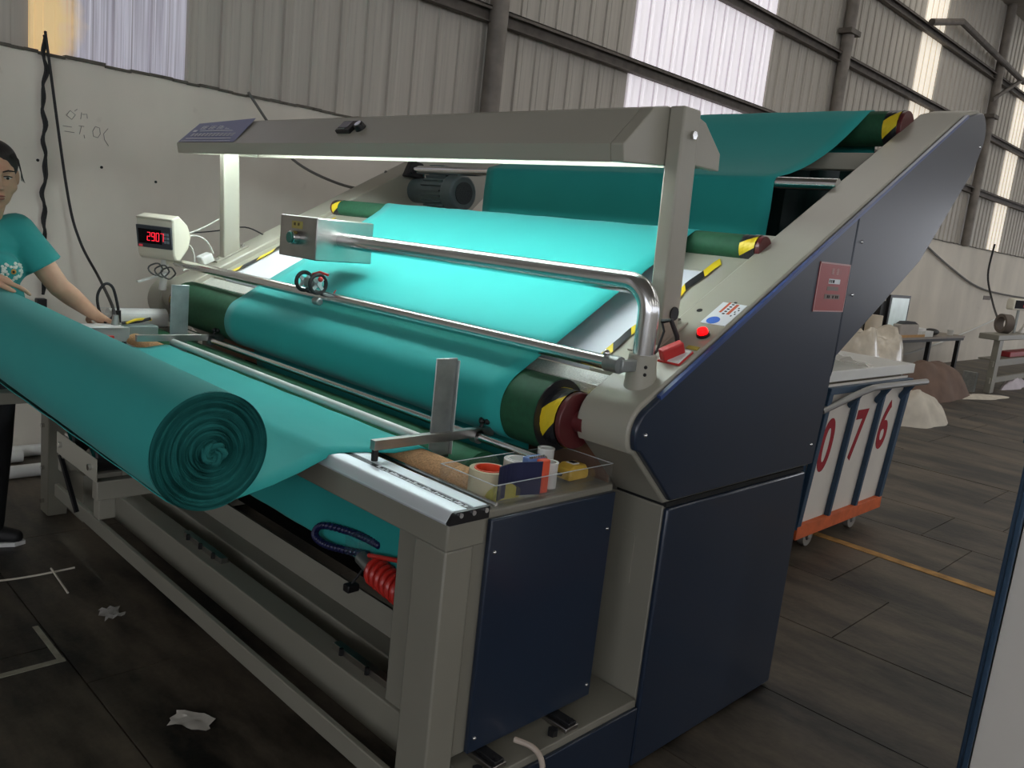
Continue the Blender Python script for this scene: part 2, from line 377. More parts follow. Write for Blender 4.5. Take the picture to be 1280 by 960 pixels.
for y in (-10.5, -6.0, -1.5): MB().box(X0, X0+.03, y-1.8, y+1.8, 1.8, 5.2).build('unseen_window', win_glow, wf, smooth=0)  # added out of view to brighten faces turned to this wall
w = MB().box(X1-.03, X1, -8, 0, .2, 4.2).build('added_end_glow', win_glow, wb, smooth=0)  # glowing panel added out of view to throw light along the floor

# ------------------------------------------------------------------ fabric inspection machine
SL = .5474; SA = math.atan(SL)
def zs(x): return 1.113+SL*(x-1.745)               # top of the sloping side housings
SD = Vector((cos(SA), 0, sin(SA))); SN = Vector((-sin(SA), 0, cos(SA)))
YN0, YN1, YF0, YF1 = 1.195, 1.385, 3.89, 4.08
M1 = thing('fabric_inspection_machine', 'large grey and navy fabric inspection machine with sloping lit viewing table', 'machine', (2.3, 2.64, 0))
nose = [(1.90, .815), (1.735, .968)]+[(1.775+.075*cos(radians(a)), 1.035+.075*sin(radians(a))) for a in range(225, 118, -10)]
prof_top = nose+[(1.745, 1.113)]
def housing_profile(off=0., simple=False):
    p = [(1.905, .815), (1.728, .975)]
    p += [(1.78+.088*cos(radians(a)), 1.0315+.088*sin(radians(a))) for a in range(215, 112, -8)]
    p += [(3.66, zs(3.66))]
    p += [(3.82+.10*cos(radians(a)), 2.10+.10*sin(radians(a))) for a in range(100, -21, -12)]
    p += [(3.86, 1.96), (3.44, 1.555), (2.83, 1.20), (2.79, .815)]
    return p
HP = housing_profile()
def shrink(prof, d):
    n = len(prof); out = []
    for i in range(n):
        a = Vector(prof[i-1]); b = Vector(prof[i]); c = Vector(prof[(i+1) % n])
        e1 = (b-a).normalized(); e2 = (c-b).normalized()
        n1 = Vector((e1.y, -e1.x)); n2 = Vector((e2.y, -e2.x)); nn = (n1+n2)
        if nn.length < 1e-5: nn = n1
        nn.normalize(); k = d/max(.5, nn.dot(n1)); out.append((b.x+nn.x*k, b.y+nn.y*k))
    return out
nearh = MB().prism_y(HP, YN0+.018, YN1).build('side_housing', paint, M1, bevel=.006)
farh = MB().prism_y(HP, YF0, YF1).build('side_housing', paint, M1, bevel=.006)
MB().cyl((1.795, YF1-.002, .995), (1.795, 4.23, .995), .115, seg=32).build('nose_cover', paint, farh, bevel=.008)
SP = shrink(HP, .012)
def clip(prof, xs, keep_right):
    out = []; n = len(prof)
    for i in range(n):
        a = prof[i]; b = prof[(i+1) % n]
        ina = (a[0] >= xs) == keep_right; inb = (b[0] >= xs) == keep_right
        if ina: out.append(a)
        if ina != inb:
            t = (xs-a[0])/(b[0]-a[0]); out.append((xs, a[1]+t*(b[1]-a[1])))
    return out
MB().prism_y(clip(SP, 2.805, False), YN0, YN0+.02).build('side_panel', blue, nearh, bevel=.005)
MB().prism_y(clip(SP, 2.811, True), YN0, YN0+.02).build('side_panel', blue, nearh, bevel=.005)
# bright trim edge along the slope
mb = MB(); mb.beam((1.79, YN0+.004, zs(1.79)-.012), (3.66, YN0+.004, zs(3.66)-.012), .012, .012, SN); mb.build('edge_trim', blue_l, nearh)
for x, z in ((1.745, 1.03), (2.86, 1.42), (2.86, 1.60), (3.86, 2.06), (2.74, .9)):
    MB().ball((x, YN0, z), .006, 8, 6).build('screw', chrome, nearh)
# lower cabinet
lowc = MB().box(1.905, 2.735, YN0+.018, 1.62, 0.02, .806).build('lower_cabinet', paint_d, M1, bevel=.004)
MB().box(1.905, 2.735, YN0, YN0+.018, .012, .803).build('cabinet_panel', blue, lowc, bevel=.006)
MB().box(1.91, 2.74, YN0+.012, 1.38, .804, .817).build('seam_gap', dark, lowc)
farc = MB().box(1.905, 2.735, 3.7, YF1, 0.02, .815).build('lower_cabinet', paint_d, M1, bevel=.004)
MB().box(1.902, 1.905, 1.29, 1.34, .55, .70).build('access_cover', paint_d, lowc)
# plinth with the slide rails of the winding table
pl_ = MB().box(1.27, 1.90, YN0+.012, 1.40, .0, .225).build('plinth', paint_d, M1, bevel=.003)
MB().box(1.27, 1.50, YN0, YN0+.012, .0, .205).build('plinth_panel', blue, pl_, bevel=.003)
MB().box(1.506, 1.895, YN0, YN0+.012, .0, .205).build('plinth_panel', blue, pl_, bevel=.003)
for x in (1.33, 1.60):
    r_ = MB().box(x, x+.05, 1.215, 1.39, .225, .238).build('slide_rail', steel_b, pl_, bevel=.002)
    MB().box(x+.01, x+.04, 1.215, 1.39, .238, .25).build('slide_block', black, r_, bevel=.002)
    MB().cyl((x-.03, 1.235, .225), (x-.03, 1.235, .242), .014, seg=6).build('bolt', black, r_)
    MB().cyl((x+.025, 1.225, .24), (x+.025, 1.225, .255), .009, seg=6).build('bolt', black, r_)
farp = MB().box(1.27, 1.90, 3.85, 4.08, .0, .225).build('plinth', paint_d, M1, bevel=.003)
# cross members low between the sides
MB().box(1.40, 1.50, 1.62, 3.75, .15, .27).build('cross_beam', paint_d, M1, bevel=.004)
MB().prism_y([(1.47, .265), (1.485, .265), (1.52, .330), (1.505, .335)], 1.62, 3.75).build('trough_wall', paint_d, M1)
MB().box(1.95, 1.965, 1.62, 3.7, .05, .80).build('shade_sheet', dark, M1)  # dark sheet standing in for the shade under the machine
MB().prism_y([(1.862, .80), (1.872, .80), (1.862, .99), (1.852, .985)], YN1, YF0).build('brown_shield', mk('brown_sheet', (158,116,90), .35, var=.08), M1)
# viewing table
def slope_slab(x0, x1, y0, y1, off0, off1):
    a = Vector((x0, 0, zs(x0))); b = Vector((x1, 0, zs(x1)))
    q = [a+SN*off0, b+SN*off0, b+SN*off1, a+SN*off1]
    return MB().prism_y([(p.x, p.z) for p in q], y0, y1)
board = slope_slab(1.86, 2.40, 1.50, 3.80, -.045, -.03).build('viewing_board', white_b, M1)
slope_slab(1.85, 2.50, YN1, 1.50, -.05, -.026).build('board_border', paint, M1)
slope_slab(1.85, 2.50, 3.80, YF0, -.05, -.026).build('board_border', paint, M1)
slope_slab(2.40, 2.50, 1.50, 3.80, -.05, -.026).build('board_border', paint, M1)
flk = mk('hammered_paint', (190,190,182), .3, var=.2, scale=220, bump=.3)
MB().prism_y([(1.800, 1.086), (1.815, 1.078), (1.865, 1.122), (1.85, 1.140), (1.803, 1.112)], YN1, YF0).build('board_lip', flk, M1)
def tape_strip(y, w, x0, x1, n, off):
    mb = MB(); L_ = (x1-x0)/n
    for i in range(n):
        mb.cur = i % 2
        for t in range(3):
            xa = x0+L_*(i+t/3); xb = x0+L_*(i+(t+1)/3); wob = lambda x: .006*sin(x*19+y)+.004*sin(x*47)
            sh = .035
            A = lambda x, yy, sk: Vector((x+sk, yy+wob(x), zs(x+sk)))+SN*(off+.003*abs(sin(x*23)))
            mb.add([A(xa, y-w/2, -sh/2), A(xb, y-w/2, -sh/2), A(xb, y+w/2, sh/2), A(xa, y+w/2, sh/2)], [(0,1,2,3)])
    return mb
tape_strip(1.492, .03, 1.86, 2.46, 7, -.022).build('caution_tape', [yellow, tblack], M1, smooth=0)
tape_strip(3.80, .03, 1.86, 2.46, 7, -.022).build('caution_tape', [yellow, tblack], M1, smooth=0)
# rollers
def tape_ring(cx, cz, r, y0, y1, n=24):
    mb = MB(); rows = []
    for j in range(4):
        t = j/3; rows.append([(cx+r*cos(2*pi*(k/n+t*.12)), y0+(y1-y0)*t, cz+r*sin(2*pi*(k/n+t*.12))) for k in range(n)])
    for j in range(3):
        for k in range(n):
            mb.cur = (k//4) % 2
            a, b = rows[j], rows[j+1]; k2 = (k+1) % n
            mb.add([a[k], a[k2], b[k2], b[k]], [(0,1,2,3)])
    return mb
def roller(name, cx, cz, r, y0, y1, capmat, shaft=True, mat=None, rc=None):
    rc = rc or r
    b = MB().cyl((cx, y0+.085, cz), (cx, y1-.085, cz), r, seg=40).build(name, mat or green, M1)
    if rc != r:
        for ya in (y0+.082, y1-.085): MB().cyl((cx, ya, cz), (cx, ya+.003, cz), r*.99, seg=40).build('roller_flange', tblack, b)
    for ya, yb, s in ((y0+.03, y0+.085, 0), (y1-.085, y1-.03, 1)):
        tape_ring(cx, cz, rc+.0012, ya, yb).build('caution_tape_ring', [yellow, tblack], b)
        e0, e1 = (y0+.012, y0+.03) if s == 0 else (y1-.03, y1-.012)
        MB().cyl((cx, e0, cz), (cx, e1, cz), rc*.985, seg=36).build('end_cap', capmat, b, bevel=.003)
        if shaft: MB().cyl((cx, y0-.02 if s == 0 else y1-.03, cz), (cx, y0+.03 if s == 0 else y1+.02, cz), min(.03, r*.6), seg=16).build('shaft', capmat, b)
    return b
roller('front_roller', 1.718, 1.022, .103, YN1, YF0, maroon, rc=.080)
roller('feed_roller', 2.53, 1.540, .042, YN1-.03, YF0+.01, maroon, False)
roller('top_roller', 3.54, 2.085, .070, YN1-.02, YF0+.01, maroon, False)
MB().cyl((3.0, YN1-.01, 1.80), (3.0, YF0-.02, 1.80), .023, seg=24).build('guide_rod', steel, M1)
brk = MB().prism_y([(2.94, 1.755), (3.08, 1.755), (3.06, 1.84), (2.98, 1.85)], YF0-.05, YF0).build('rod_bracket', rubber, M1, bevel=.01)
for x in (2.965, 3.055): MB().cyl((x, YF0-.058, 1.775), (x, YF0-.05, 1.775), .007, seg=6).build('bolt', chrome, brk)
MB().box(3.33, 3.41, YN1, YF0, 1.895, 1.96).build('upper_cross_beam', paint, M1, bevel=.003)
rows = []
for i in range(14):
    z = 1.20+.69*i/13; rows.append([(3.34+.012*sin(k*1.9+i*.2), 1.41+1.70*k/40, z) for k in range(41)])
MB().grid(rows).build('rear_drape', green_d, M1)
slope_slab(2.50, 2.62, YN1, 1.46, -.10, -.005).build('bearing_cover', paint, M1)
# motor on the far housing
mo = MB().cyl((3.06, 3.56, 1.69), (3.06, 3.76, 1.69), .086, seg=30).build('motor', motorm, M1)
for k in range(20):
    a = 2*pi*k/20
    d = Vector((cos(a), 0, sin(a))); MB().obox(Vector((3.06, 3.66, 1.69))+d*.09, d, (0,1,0), d.cross(Vector((0,1,0))), .012, .085, .003).build('cooling_fin', motorm, mo)
fc = MB(); fc.cyl((3.06, 3.48, 1.69), (3.06, 3.57, 1.69), .096, .10, seg=30); fc.build('fan_cover', motorm, mo, bevel=.012)
MB().cyl((3.06, 3.474, 1.69), (3.06, 3.482, 1.69), .06, seg=24).build('fan_grille', mk('grille', (58,66,68), .6, var=.3, scale=120), mo)
MB().box(3.0, 3.12, 3.60, 3.72, 1.77, 1.83).build('terminal_box', motorm, mo, bevel=.006)
MB().cyl((3.06, 3.76, 1.69), (3.06, YF0, 1.69), .07, seg=24).build('gearbox', motorm, mo)
# lamp hood on two posts
def post(y0, y1, xb, near):
    mb = MB()
    p = mb.add([(xb, y0, zs(xb)-.005), (xb+.085, y0, zs(xb+.085)-.005), (xb+.085, y1, zs(xb+.085)-.005), (xb, y1, zs(xb)-.005),
                (xb-.03, y0, 1.885), (xb+.05, y0, 1.885), (xb+.05, y1, 1.885), (xb-.03, y1, 1.885)],
               [(0,1,2,3), (4,5,6,7), (0,1,5,4), (1,2,6,5), (2,3,7,6), (3,0,4,7)]).build('hood_post', paint, M1, bevel=.006)
    sgn = -1 if near else 1
    ya, yb = (y0-.004, y1+.03)
    q = [Vector((xb-.035, 0, zs(xb-.035))), Vector((xb+.13, 0, zs(xb+.13)))]
    MB().prism_y([(q[0].x, q[0].z), (q[1].x, q[1].z), ((q[1]+SN*.008).x, (q[1]+SN*.008).z), ((q[0]+SN*.008).x, (q[0]+SN*.008).z)], ya, yb).build('base_plate', paint, p, bevel=.002)
    for x in (xb-.02, xb+.115):
        c = Vector((x, (ya+yb)/2-.02, zs(x)))+SN*.008; MB().cyl(c, c+SN*.012, .009, seg=6).build('bolt', chrome, p)
    return p
pn = post(1.335, 1.385, 1.955, True); pf = post(3.97, 4.02, 1.95, False)
HPR = [(1.757, 1.714), (1.748, 1.760), (1.858, 1.868), (1.92, 1.884), (2.05, 1.876), (2.15, 1.795), (2.158, 1.748)]
def hood_shell(prof, y0, y1, th=.006):
    inner = shrink(prof, th); inner[0] = (prof[0][0]+th, prof[0][1]); inner[-1] = (prof[-1][0]-th, prof[-1][1])
    mb = MB(); n = len(prof); loop = prof+inner[::-1]
    for i in range(n-1):
        q = [prof[i], prof[i+1], inner[i+1], inner[i]]; mb.prism_y(q, y0, y1)
    return mb
hood = hood_shell(HPR, 1.43, 4.06).build('lamp_hood', paint, M1)
MB().prism_y(HPR, 1.386, 1.43).build('hood_end', paint, hood, bevel=.003)
MB().prism_y(HPR, 4.06, 4.10).build('hood_end', paint, hood, bevel=.003)
MB().prism_y([(2.02, 1.872), (2.06, 1.862), (2.155, 1.79), (2.16, 1.742), (2.02, 1.742)], 1.352, 1.386).build('hood_end_bracket', paint, hood, bevel=.003)
MB().cyl((1.975, 1.325, 1.815), (1.975, 1.336, 1.815), .012, seg=6).build('bolt', chrome, hood)
for x in (1.87, 1.95):
    MB().cyl((x, 1.48, 1.80), (x, 4.02, 1.80), .013, seg=12).build('lamp_tube', tubeglow, hood)
hs = Vector((1.858-1.748, 0, 1.868-1.760)).normalized(); hn = Vector((-hs.z, 0, hs.x))
def on_hood(t, y, o=.0): return Vector((1.748, y, 1.760))+hs*t+hn*o
# sticker at the far end of the hood (wide blue company sticker)
st = MB(); st.add([on_hood(.005, 3.52, .002), on_hood(.005, 4.09, .002), on_hood(.150, 4.09, .002), on_hood(.165, 3.54, .010)], [(0,1,2,3)])
st = st.build('company_sticker', ltlab, hood, smooth=0)
mb = MB()
for t0, t1, ya, yb, n in ((.098, .125, 4.0, 3.66, 4), (.045, .068, 4.02, 3.58, 12)):
    for k in range(n):
        y = ya+(yb-ya)*k/n; yy = y+(yb-ya)/n*.72
        for tt in (0, .4, .8): mb.add([on_hood(t0+(t1-t0)*tt, y, .0045), on_hood(t0+(t1-t0)*(tt+.16), y, .0045), on_hood(t0+(t1-t0)*(tt+.16), yy, .0045), on_hood(t0+(t1-t0)*tt, yy, .0045)], [(0,1,2,3)])
        for yy2 in (y, (y+yy)/2): mb.add([on_hood(t0, yy2, .0045), on_hood(t1, yy2, .0045), on_hood(t1, yy2-.006, .0045), on_hood(t0, yy2-.006, .0045)], [(0,1,2,3)])
for t, ya, yb, w in ((.083, 3.98, 3.64, .006), (.026, 4.04, 3.58, .006), (.008, 4.06, 3.56, .003), (.08, 4.05, 4.01, .014)):
    mb.add([on_hood(t, ya, .0045), on_hood(t+w, ya, .0045), on_hood(t+w, yb, .0045), on_hood(t, yb, .0045)], [(0,1,2,3)])
mb.build('sticker_print', labwhite, st, smooth=0)
ct = MB().obox(on_hood(.085, 2.735, .008), hs, (0,1,0), hn, .030, .045, .008).build('counter', black, hood, bevel=.003)
MB().obox(on_hood(.090, 2.745, .0165), hs, (0,1,0), hn, .018, .03, .001).build('counter_screen', mk('lcd', (84,80,78), .2, var=.15), ct)
mb = MB()
for k in range(4): mb.obox(on_hood(.064, 2.765-.012*k, .0165), hs, (0,1,0), hn, .003, .004, .0015)
mb.build('counter_keys', galv, ct)
kb = MB().cyl(on_hood(.085, 2.655, 0), on_hood(.085, 2.655, .022), .022, .018, seg=20).build('knob', black, hood, bevel=.002)
MB().cyl(on_hood(.085, 2.655, .022), on_hood(.085, 2.655, .025), .014, seg=16).build('knob_cap', chrome, kb)
# stainless handrail
rail = MB().cyl((1.722, 1.30, 1.197), (1.722, 3.99, 1.197), .020, seg=20).build('handrail', steel, M1)
MB().cyl((1.722, 1.285, 1.197), (1.722, 1.33, 1.197), .023, seg=12).build('rail_socket', galv, rail)
MB().box(1.72, 1.80, 1.275, 1.295, 1.18, 1.212).build('rail_lug', galv, rail, bevel=.003)
MB().ball((1.715, 1.33, 1.222), .010, 10, 6).build('bolt', chrome, rail)
# length counter wheels clipped to the handrail
wx, wz = 1.692, 1.243
for i, y in enumerate((2.69, 2.785)):
    mb = MB(); mb.tube([(wx+.034*cos(2*pi*k/28), y, wz+.034*sin(2*pi*k/28)) for k in range(28)], .0075, seg=8, closed=True)
    w_ = mb.build('counter_wheel', rubber, rail)
    mb = MB(); mb.cyl((wx, y-.012, wz), (wx, y+.012, wz), .010, seg=14)
    for k in range(4): a = pi/4+k*pi/2; mb.beam((wx, y, wz), (wx+.033*cos(a), y, wz+.033*sin(a)), .012, .008, (0,1,0))
    mb.build('wheel_spokes', mk('spoke_silver', (190,194,194), .4, .5), w_)
MB().box(wx-.016, wx+.016, 2.71, 2.765, wz-.018, wz+.018).build('counter_body', galv, rail, bevel=.006)
MB().cyl((wx, 2.69, wz), (wx, 2.785, wz), .006, seg=10).build('wheel_axle', steel, rail)
MB().cyl((1.687, 2.66, 1.180), (1.687, 2.70, 1.180), .014, seg=18).build('encoder', galv, rail, bevel=.004)
mb = MB(); mb.tube([(1.702, 2.745, 1.274), (1.707, 2.705, 1.286), (1.717, 2.665, 1.280)], .005, seg=8); mb.build('red_lead', red, rail)
MB().ball((1.690, 2.672, 1.262), .010, 10, 8).build('red_cap', red, rail)
mb = MB(); mb.tube([(1.745, 2.66, 1.217), (1.735, 2.635, 1.227), (1.71, 2.63, 1.20), (1.715, 2.65, 1.18)], .0022, seg=6); mb.build('red_lead', red, rail)
# control arm with box
ax_, az_, ay_ = 1.815, 1.408, 1.285
path = [(ax_, ay_, 1.16), (ax_, ay_, az_-.075)]+[(ax_, ay_+.075-.075*cos(radians(a)), az_-.075+.075*sin(radians(a))) for a in range(9, 91, 9)]+[(ax_, 2.735, az_)]
arm = MB().tube(path, .029, seg=24).build('control_arm', steel, M1, smooth=60)
sl_ = MB().cyl((ax_+.004, ay_, 1.115), (ax_, ay_, 1.225), .045, .037, seg=28).build('arm_sleeve', paint, arm, bevel=.003)
for z in (1.195, 1.175): MB().ball((ax_-.024, ay_-.031, z), .005, 8, 6).build('set_screw', black, sl_)
cb = MB().box(1.70, 1.955, 2.735, 3.0, 1.325, 1.483).build('control_box', steel_b, arm, bevel=.004)
MB().cyl((1.70, 2.87, 1.40), (1.672, 2.87, 1.40), .026, seg=24).build('button_ring', chrome, cb, bevel=.002)
MB().cyl((1.672, 2.87, 1.40), (1.664, 2.87, 1.40), .021, seg=24).build('push_button', btn_green, cb, bevel=.002)
lb = MB().box(1.698, 1.70, 2.835, 2.91, 1.435, 1.463).build('button_label', brass, cb)
mb = MB()
for y in (2.888, 2.86): mb.box(1.697, 1.698, y-.006, y+.006, 1.446, 1.457)
mb.build('label_marks', mk('brass_dark', (92,80,40), .5), lb)
# controls on the near housing
def on_sl(x, y, o=0.): return Vector((x, y, zs(x)))+SN*o
il = MB().cyl(on_sl(2.045, 1.253), on_sl(2.045, 1.253, .008), .019, seg=20).build('lamp_bezel', black, M1)
MB().cyl(on_sl(2.045, 1.253, .008), on_sl(2.045, 1.253, .022), .016, .0145, seg=20).build('indicator_lamp', redlamp, il, bevel=.003)
sw = MB().obox(on_sl(1.935, 1.262, .004), SD, (0,1,0), SN, .033, .033, .005).build('switch_plate', whitep, M1, bevel=.002)
MB().obox(on_sl(1.935, 1.262, .001), SD, (0,1,0), SN, .036, .036, .004).build('switch_base', red, sw, bevel=.002)
MB().obox(on_sl(1.93, 1.266, .022), (SD*.9+Vector((0,-.44,0))), (Vector((0,.9,0))+SD*.44), SN, .034, .013, .018).build('switch_handle', red, sw, bevel=.004)
MB().obox(on_sl(1.985, 1.243, .001), SD, (0,1,0), SN, .008, .018, .001).build('switch_label', mk('label_yellow', (180,160,60), .5), sw)
ws = MB().obox(on_sl(2.155, 1.262, .001), SD, (0,1,0), SN, .062, .040, .001).build('warning_sticker', labwhite, M1)
MB().cyl(on_sl(2.118, 1.272, .0018), on_sl(2.118, 1.272, .0026), .020, seg=20).build('sticker_sign', labsky, ws)
mb = MB()
for dx, y, l, w in ((2.185, 1.278, .030, .004), (2.18, 1.250, .030, .005)): mb.obox(on_sl(dx, y, .002), SD, (0,1,0), SN, l, w, .0006)
mb.build('sticker_bars', laborange, ws)
mb = MB()
for i in range(6): mb.obox(on_sl(2.155+.012*i, 1.264, .002), SD, (0,1,0), SN, .003, .004, .0006)
for i in range(5): mb.obox(on_sl(2.15+.010*i, 1.236-.006*(i % 2), .002), SD, (0,1,0), SN, .003, .002, .0006)
mb.build('sticker_marks', black, ws)
MB().cyl(on_sl(2.155, 1.345), on_sl(2.155, 1.345, .001), .009, seg=12).build('plug_hole', black, M1)
MB().tube([on_sl(1.985, 1.333, .07), on_sl(1.99, 1.305, .075), on_sl(1.985, 1.29, .03), on_sl(1.975, 1.285, -.005)], .007, seg=10).build('lamp_cable', rubber, M1)
MB().tube([on_sl(1.985, 1.333, .065), on_sl(1.97, 1.318, .05), on_sl(1.93, 1.318, .012), on_sl(1.90, 1.322, .004)], .0035, seg=8).build('thin_cable', rubber, M1)
MB().cyl((2.005, 1.334, zs(2.0)+.075), (2.005, 1.33, zs(2.0)+.075), .02, seg=16).build('cable_grommet', black, M1)
# red nameplate on the navy panel
npl = MB().box(2.575, 2.803, YN0-.002, YN0, 1.36, 1.52).build('nameplate', labred, M1)
mb = MB(); yy = YN0-.0026
def pl_box(x0, x1, z0, z1): mb.box(x0, x1, yy, yy+.0006, z0, z1)
pl_box(2.575, 2.803, 1.515, 1.52); pl_box(2.575, 2.803, 1.36, 1.364); pl_box(2.575, 2.579, 1.36, 1.52); pl_box(2.799, 2.803, 1.36, 1.52)
mb.build('plate_rim', mk('rim_pink', (190,150,148), .4), npl, smooth=0)
mb = MB()
for x in (2.665, 2.70):
    for k in range(4): pl_box(x, x+.018, 1.484+.005*k, 1.4865+.005*k)
    pl_box(x+.008, x+.011, 1.482, 1.505)
mb.build('plate_print', mk('print_pink', (205,170,165), .5), npl, smooth=0)
mb = MB(); pl_box(2.655, 2.74, 1.452, 1.468); mb.build('plate_field', labwhite, npl, smooth=0)
mb = MB(); pl_box(2.65, 2.735, 1.43, 1.443); pl_box(2.64, 2.755, 1.402, 1.418); mb.build('plate_field', mk('plate_grey', (128,112,106), .5, .4), npl, smooth=0)
mb = MB(); yy = YN0-.0032
for x in (2.66, 2.672, 2.684, 2.69): pl_box(x, x+.006, 1.455, 1.465)
for x in (2.66, 2.672, 2.70, 2.722, 2.735): pl_box(x, x+.007, 1.405, 1.414)
mb.build('plate_writing', dark, npl, smooth=0)

# ------------------------------------------------------------------ winding table in front of the machine
T1 = thing('winding_table', 'long grey steel winding table with aluminium ruler rail and navy end box', 'table', (1.3, 2.68, 0))
TX = 1.165
for y0, y1 in ((1.275, 1.385), (4.0, 4.11)):
    lg = MB().box(TX+.002, TX+.085, y0, y1, 0, .80).build('leg', paint_d, T1, bevel=.005)
    if y0 > 3:
        for z in (.06, .22, .42): MB().cyl((TX+.002, 4.06, z), (TX-.012, 4.06, z), .011, seg=6).build('bolt', chrome, lg)
MB().box(TX, TX+.115, 1.272, 4.112, .80, .865).build('front_beam', paint_d, T1, bevel=.005)
# aluminium profile with slot and printed scale
ap = [(TX-.008, .866), (TX-.010, .872), (TX+.004, .892), (TX+.012, .896), (TX+.050, .896), (TX+.050, .8935), (TX+.070, .8935), (TX+.070, .896), (TX+.112, .896), (TX+.112, .866)]
ar = MB().prism_y(ap, 1.272, 4.112).build('ruler_rail', alu, T1, bevel=.0015)
MB().prism_y([(TX-.007, .867), (TX-.009, .872), (TX+.004, .891), (TX+.012, .895), (TX+.111, .895), (TX+.111, .867)], 1.262, 1.272).build('rail_end_cap', black, ar)
for x in (TX+.022, TX+.06, TX+.098): MB().cyl((x, 1.262, .888), (x, 1.257, .888), .006, seg=8).build('cap_screw', chrome, ar)
mb = MB(); random.seed(5); y = 1.285
while y < 1.62:
    h = random.uniform(.004, .012); w = random.uniform(.003, .010); x = TX+.0535+random.uniform(0, .004)
    mb.box(x, x+h, y, y+w, .8940, .8946); y += w+random.uniform(.002, .005)
mb.build('scale_marks', labwhite, ar, smooth=0)
MB().box(TX+.0504, TX+.0696, 1.273, 4.11, .8932, .8940).build('slot_insert', black, ar, smooth=0)
# rear rail and table tray level
MB().box(1.29, 1.33, 1.30, 4.08, .835, .868).build('rear_beam', paint_d, T1, bevel=.003)
MB().cyl((1.345, 1.31, .872), (1.345, 4.05, .872), .006, seg=10).build('guide_bar', chrome, T1)
ck = MB().cyl((1.40, 1.36, .862), (1.40, 3.92, .862), .046, seg=32).build('cork_roller', cork, T1)
MB().cyl((1.40, 1.335, .862), (1.40, 1.36, .862), .047, seg=28).build('roller_tape', mk('tape_olive', (176,168,70), .4), ck)
gr = MB().cyl((1.572, 1.60, .824), (1.572, 3.86, .824), .075, seg=36).build('green_roller', mk('green_roller_bright', (34,104,70), .75, var=.12, scale=60), T1)
MB().cyl((1.572, 1.56, .824), (1.572, 3.9, .824), .02, seg=14).build('roller_shaft', steel, gr)
MB().cyl((1.60, 1.40, .925), (1.60, 3.70, .925), .0125, seg=16).build('guide_tube', steel, T1)
pt_ = MB().cyl((1.436, 1.70, .9225), (1.436, 3.34, .9225), .0125, seg=18).build('press_tube', whitep, T1)
# two guide brackets carrying the press tube
for yb, s in ((1.665, 1), (3.345, -1)):
    up_ = MB().box(1.425, 1.50, yb, yb+.004, .875, 1.155)
    up_.prism_y([(1.425, .885), (1.50, .885), (1.475, .845), (1.445, .845)], yb, yb+.004)
    up_.box(1.496, 1.50, yb-.012*s if s > 0 else yb+.004, yb if s > 0 else yb+.016, .885, 1.15)
    u = up_.build('guide_bracket', galv, T1, bevel=.002)
    hb = MB().box(1.235 if s > 0 else 1.29, 1.655, yb-.012, yb+.008, .925, .951).build('bracket_arm', steel_b, u, bevel=.001)
    MB().cyl((1.245, yb-.002, .925), (1.245, yb-.002, .893), .009, seg=10).build('arm_foot', black, u)
    cl = MB().cyl((1.60, yb-.012, .925), (1.60, yb+.014, .925), .020, ri=.0128, seg=18).build('clamp', galv, u)
    kn = MB(); kn.cyl((1.60, yb, .93), (1.62, yb, .965), .005, seg=8)
    for k in range(4): a = k*pi/2; kn.ball((1.625+.012*cos(a), yb+.012*sin(a), .968), .009, 8, 6)
    kn.build('clamp_knob', black, u)
# navy end box
eb = MB().box(1.262, 1.77, 1.292, 1.56, .25, .868).build('end_box', paint_d, T1, bevel=.004)
MB().box(1.302, 1.765, 1.276, 1.292, .252, .852).build('box_panel', blue, eb, bevel=.004)
for x, z in ((1.745, .75), (1.32, .29), (1.745, .29), (1.32, .77)): MB().ball((x, 1.276, z), .0055, 8, 6).build('screw', chrome, eb)
MB().box(1.31, 1.78, 3.85, 4.10, .25, .868).build('end_box', paint_d, T1, bevel=.004)
# lower members
MB().box(TX-.03, TX-.012, 1.38, 3.80, .165, .222).build('toe_bar', paint_d, T1, bevel=.003)
MB().box(TX-.012, TX+.03, 1.40, 3.80, .165, .172).build('toe_flange', paint_d, T1)
lb2 = MB().box(1.25, 1.33, 1.385, 3.48, .165, .275).build('lower_beam', paint_d, T1, bevel=.004)
for y0, y1 in ((1.50, 1.85), (2.55, 2.85)):
    s_ = MB().box(1.29, 1.315, y0, y1, .275, .295).build('slide_rail', steel_b, lb2, bevel=.001)
    for y in (y0+.05, (y0+y1)/2, y1-.05): MB().cyl((1.285, y, .28), (1.285, y, .30), .007, seg=6).build('bolt', black, s_)
MB().cyl((1.45, 1.42, .49), (1.45, 3.9, .49), .014, seg=16).build('lower_rod', steel, T1)
MB().cyl((1.47, 1.42, .60), (1.47, 1.66, .60), .05, seg=24).build('drive_pulley', rubber, T1)
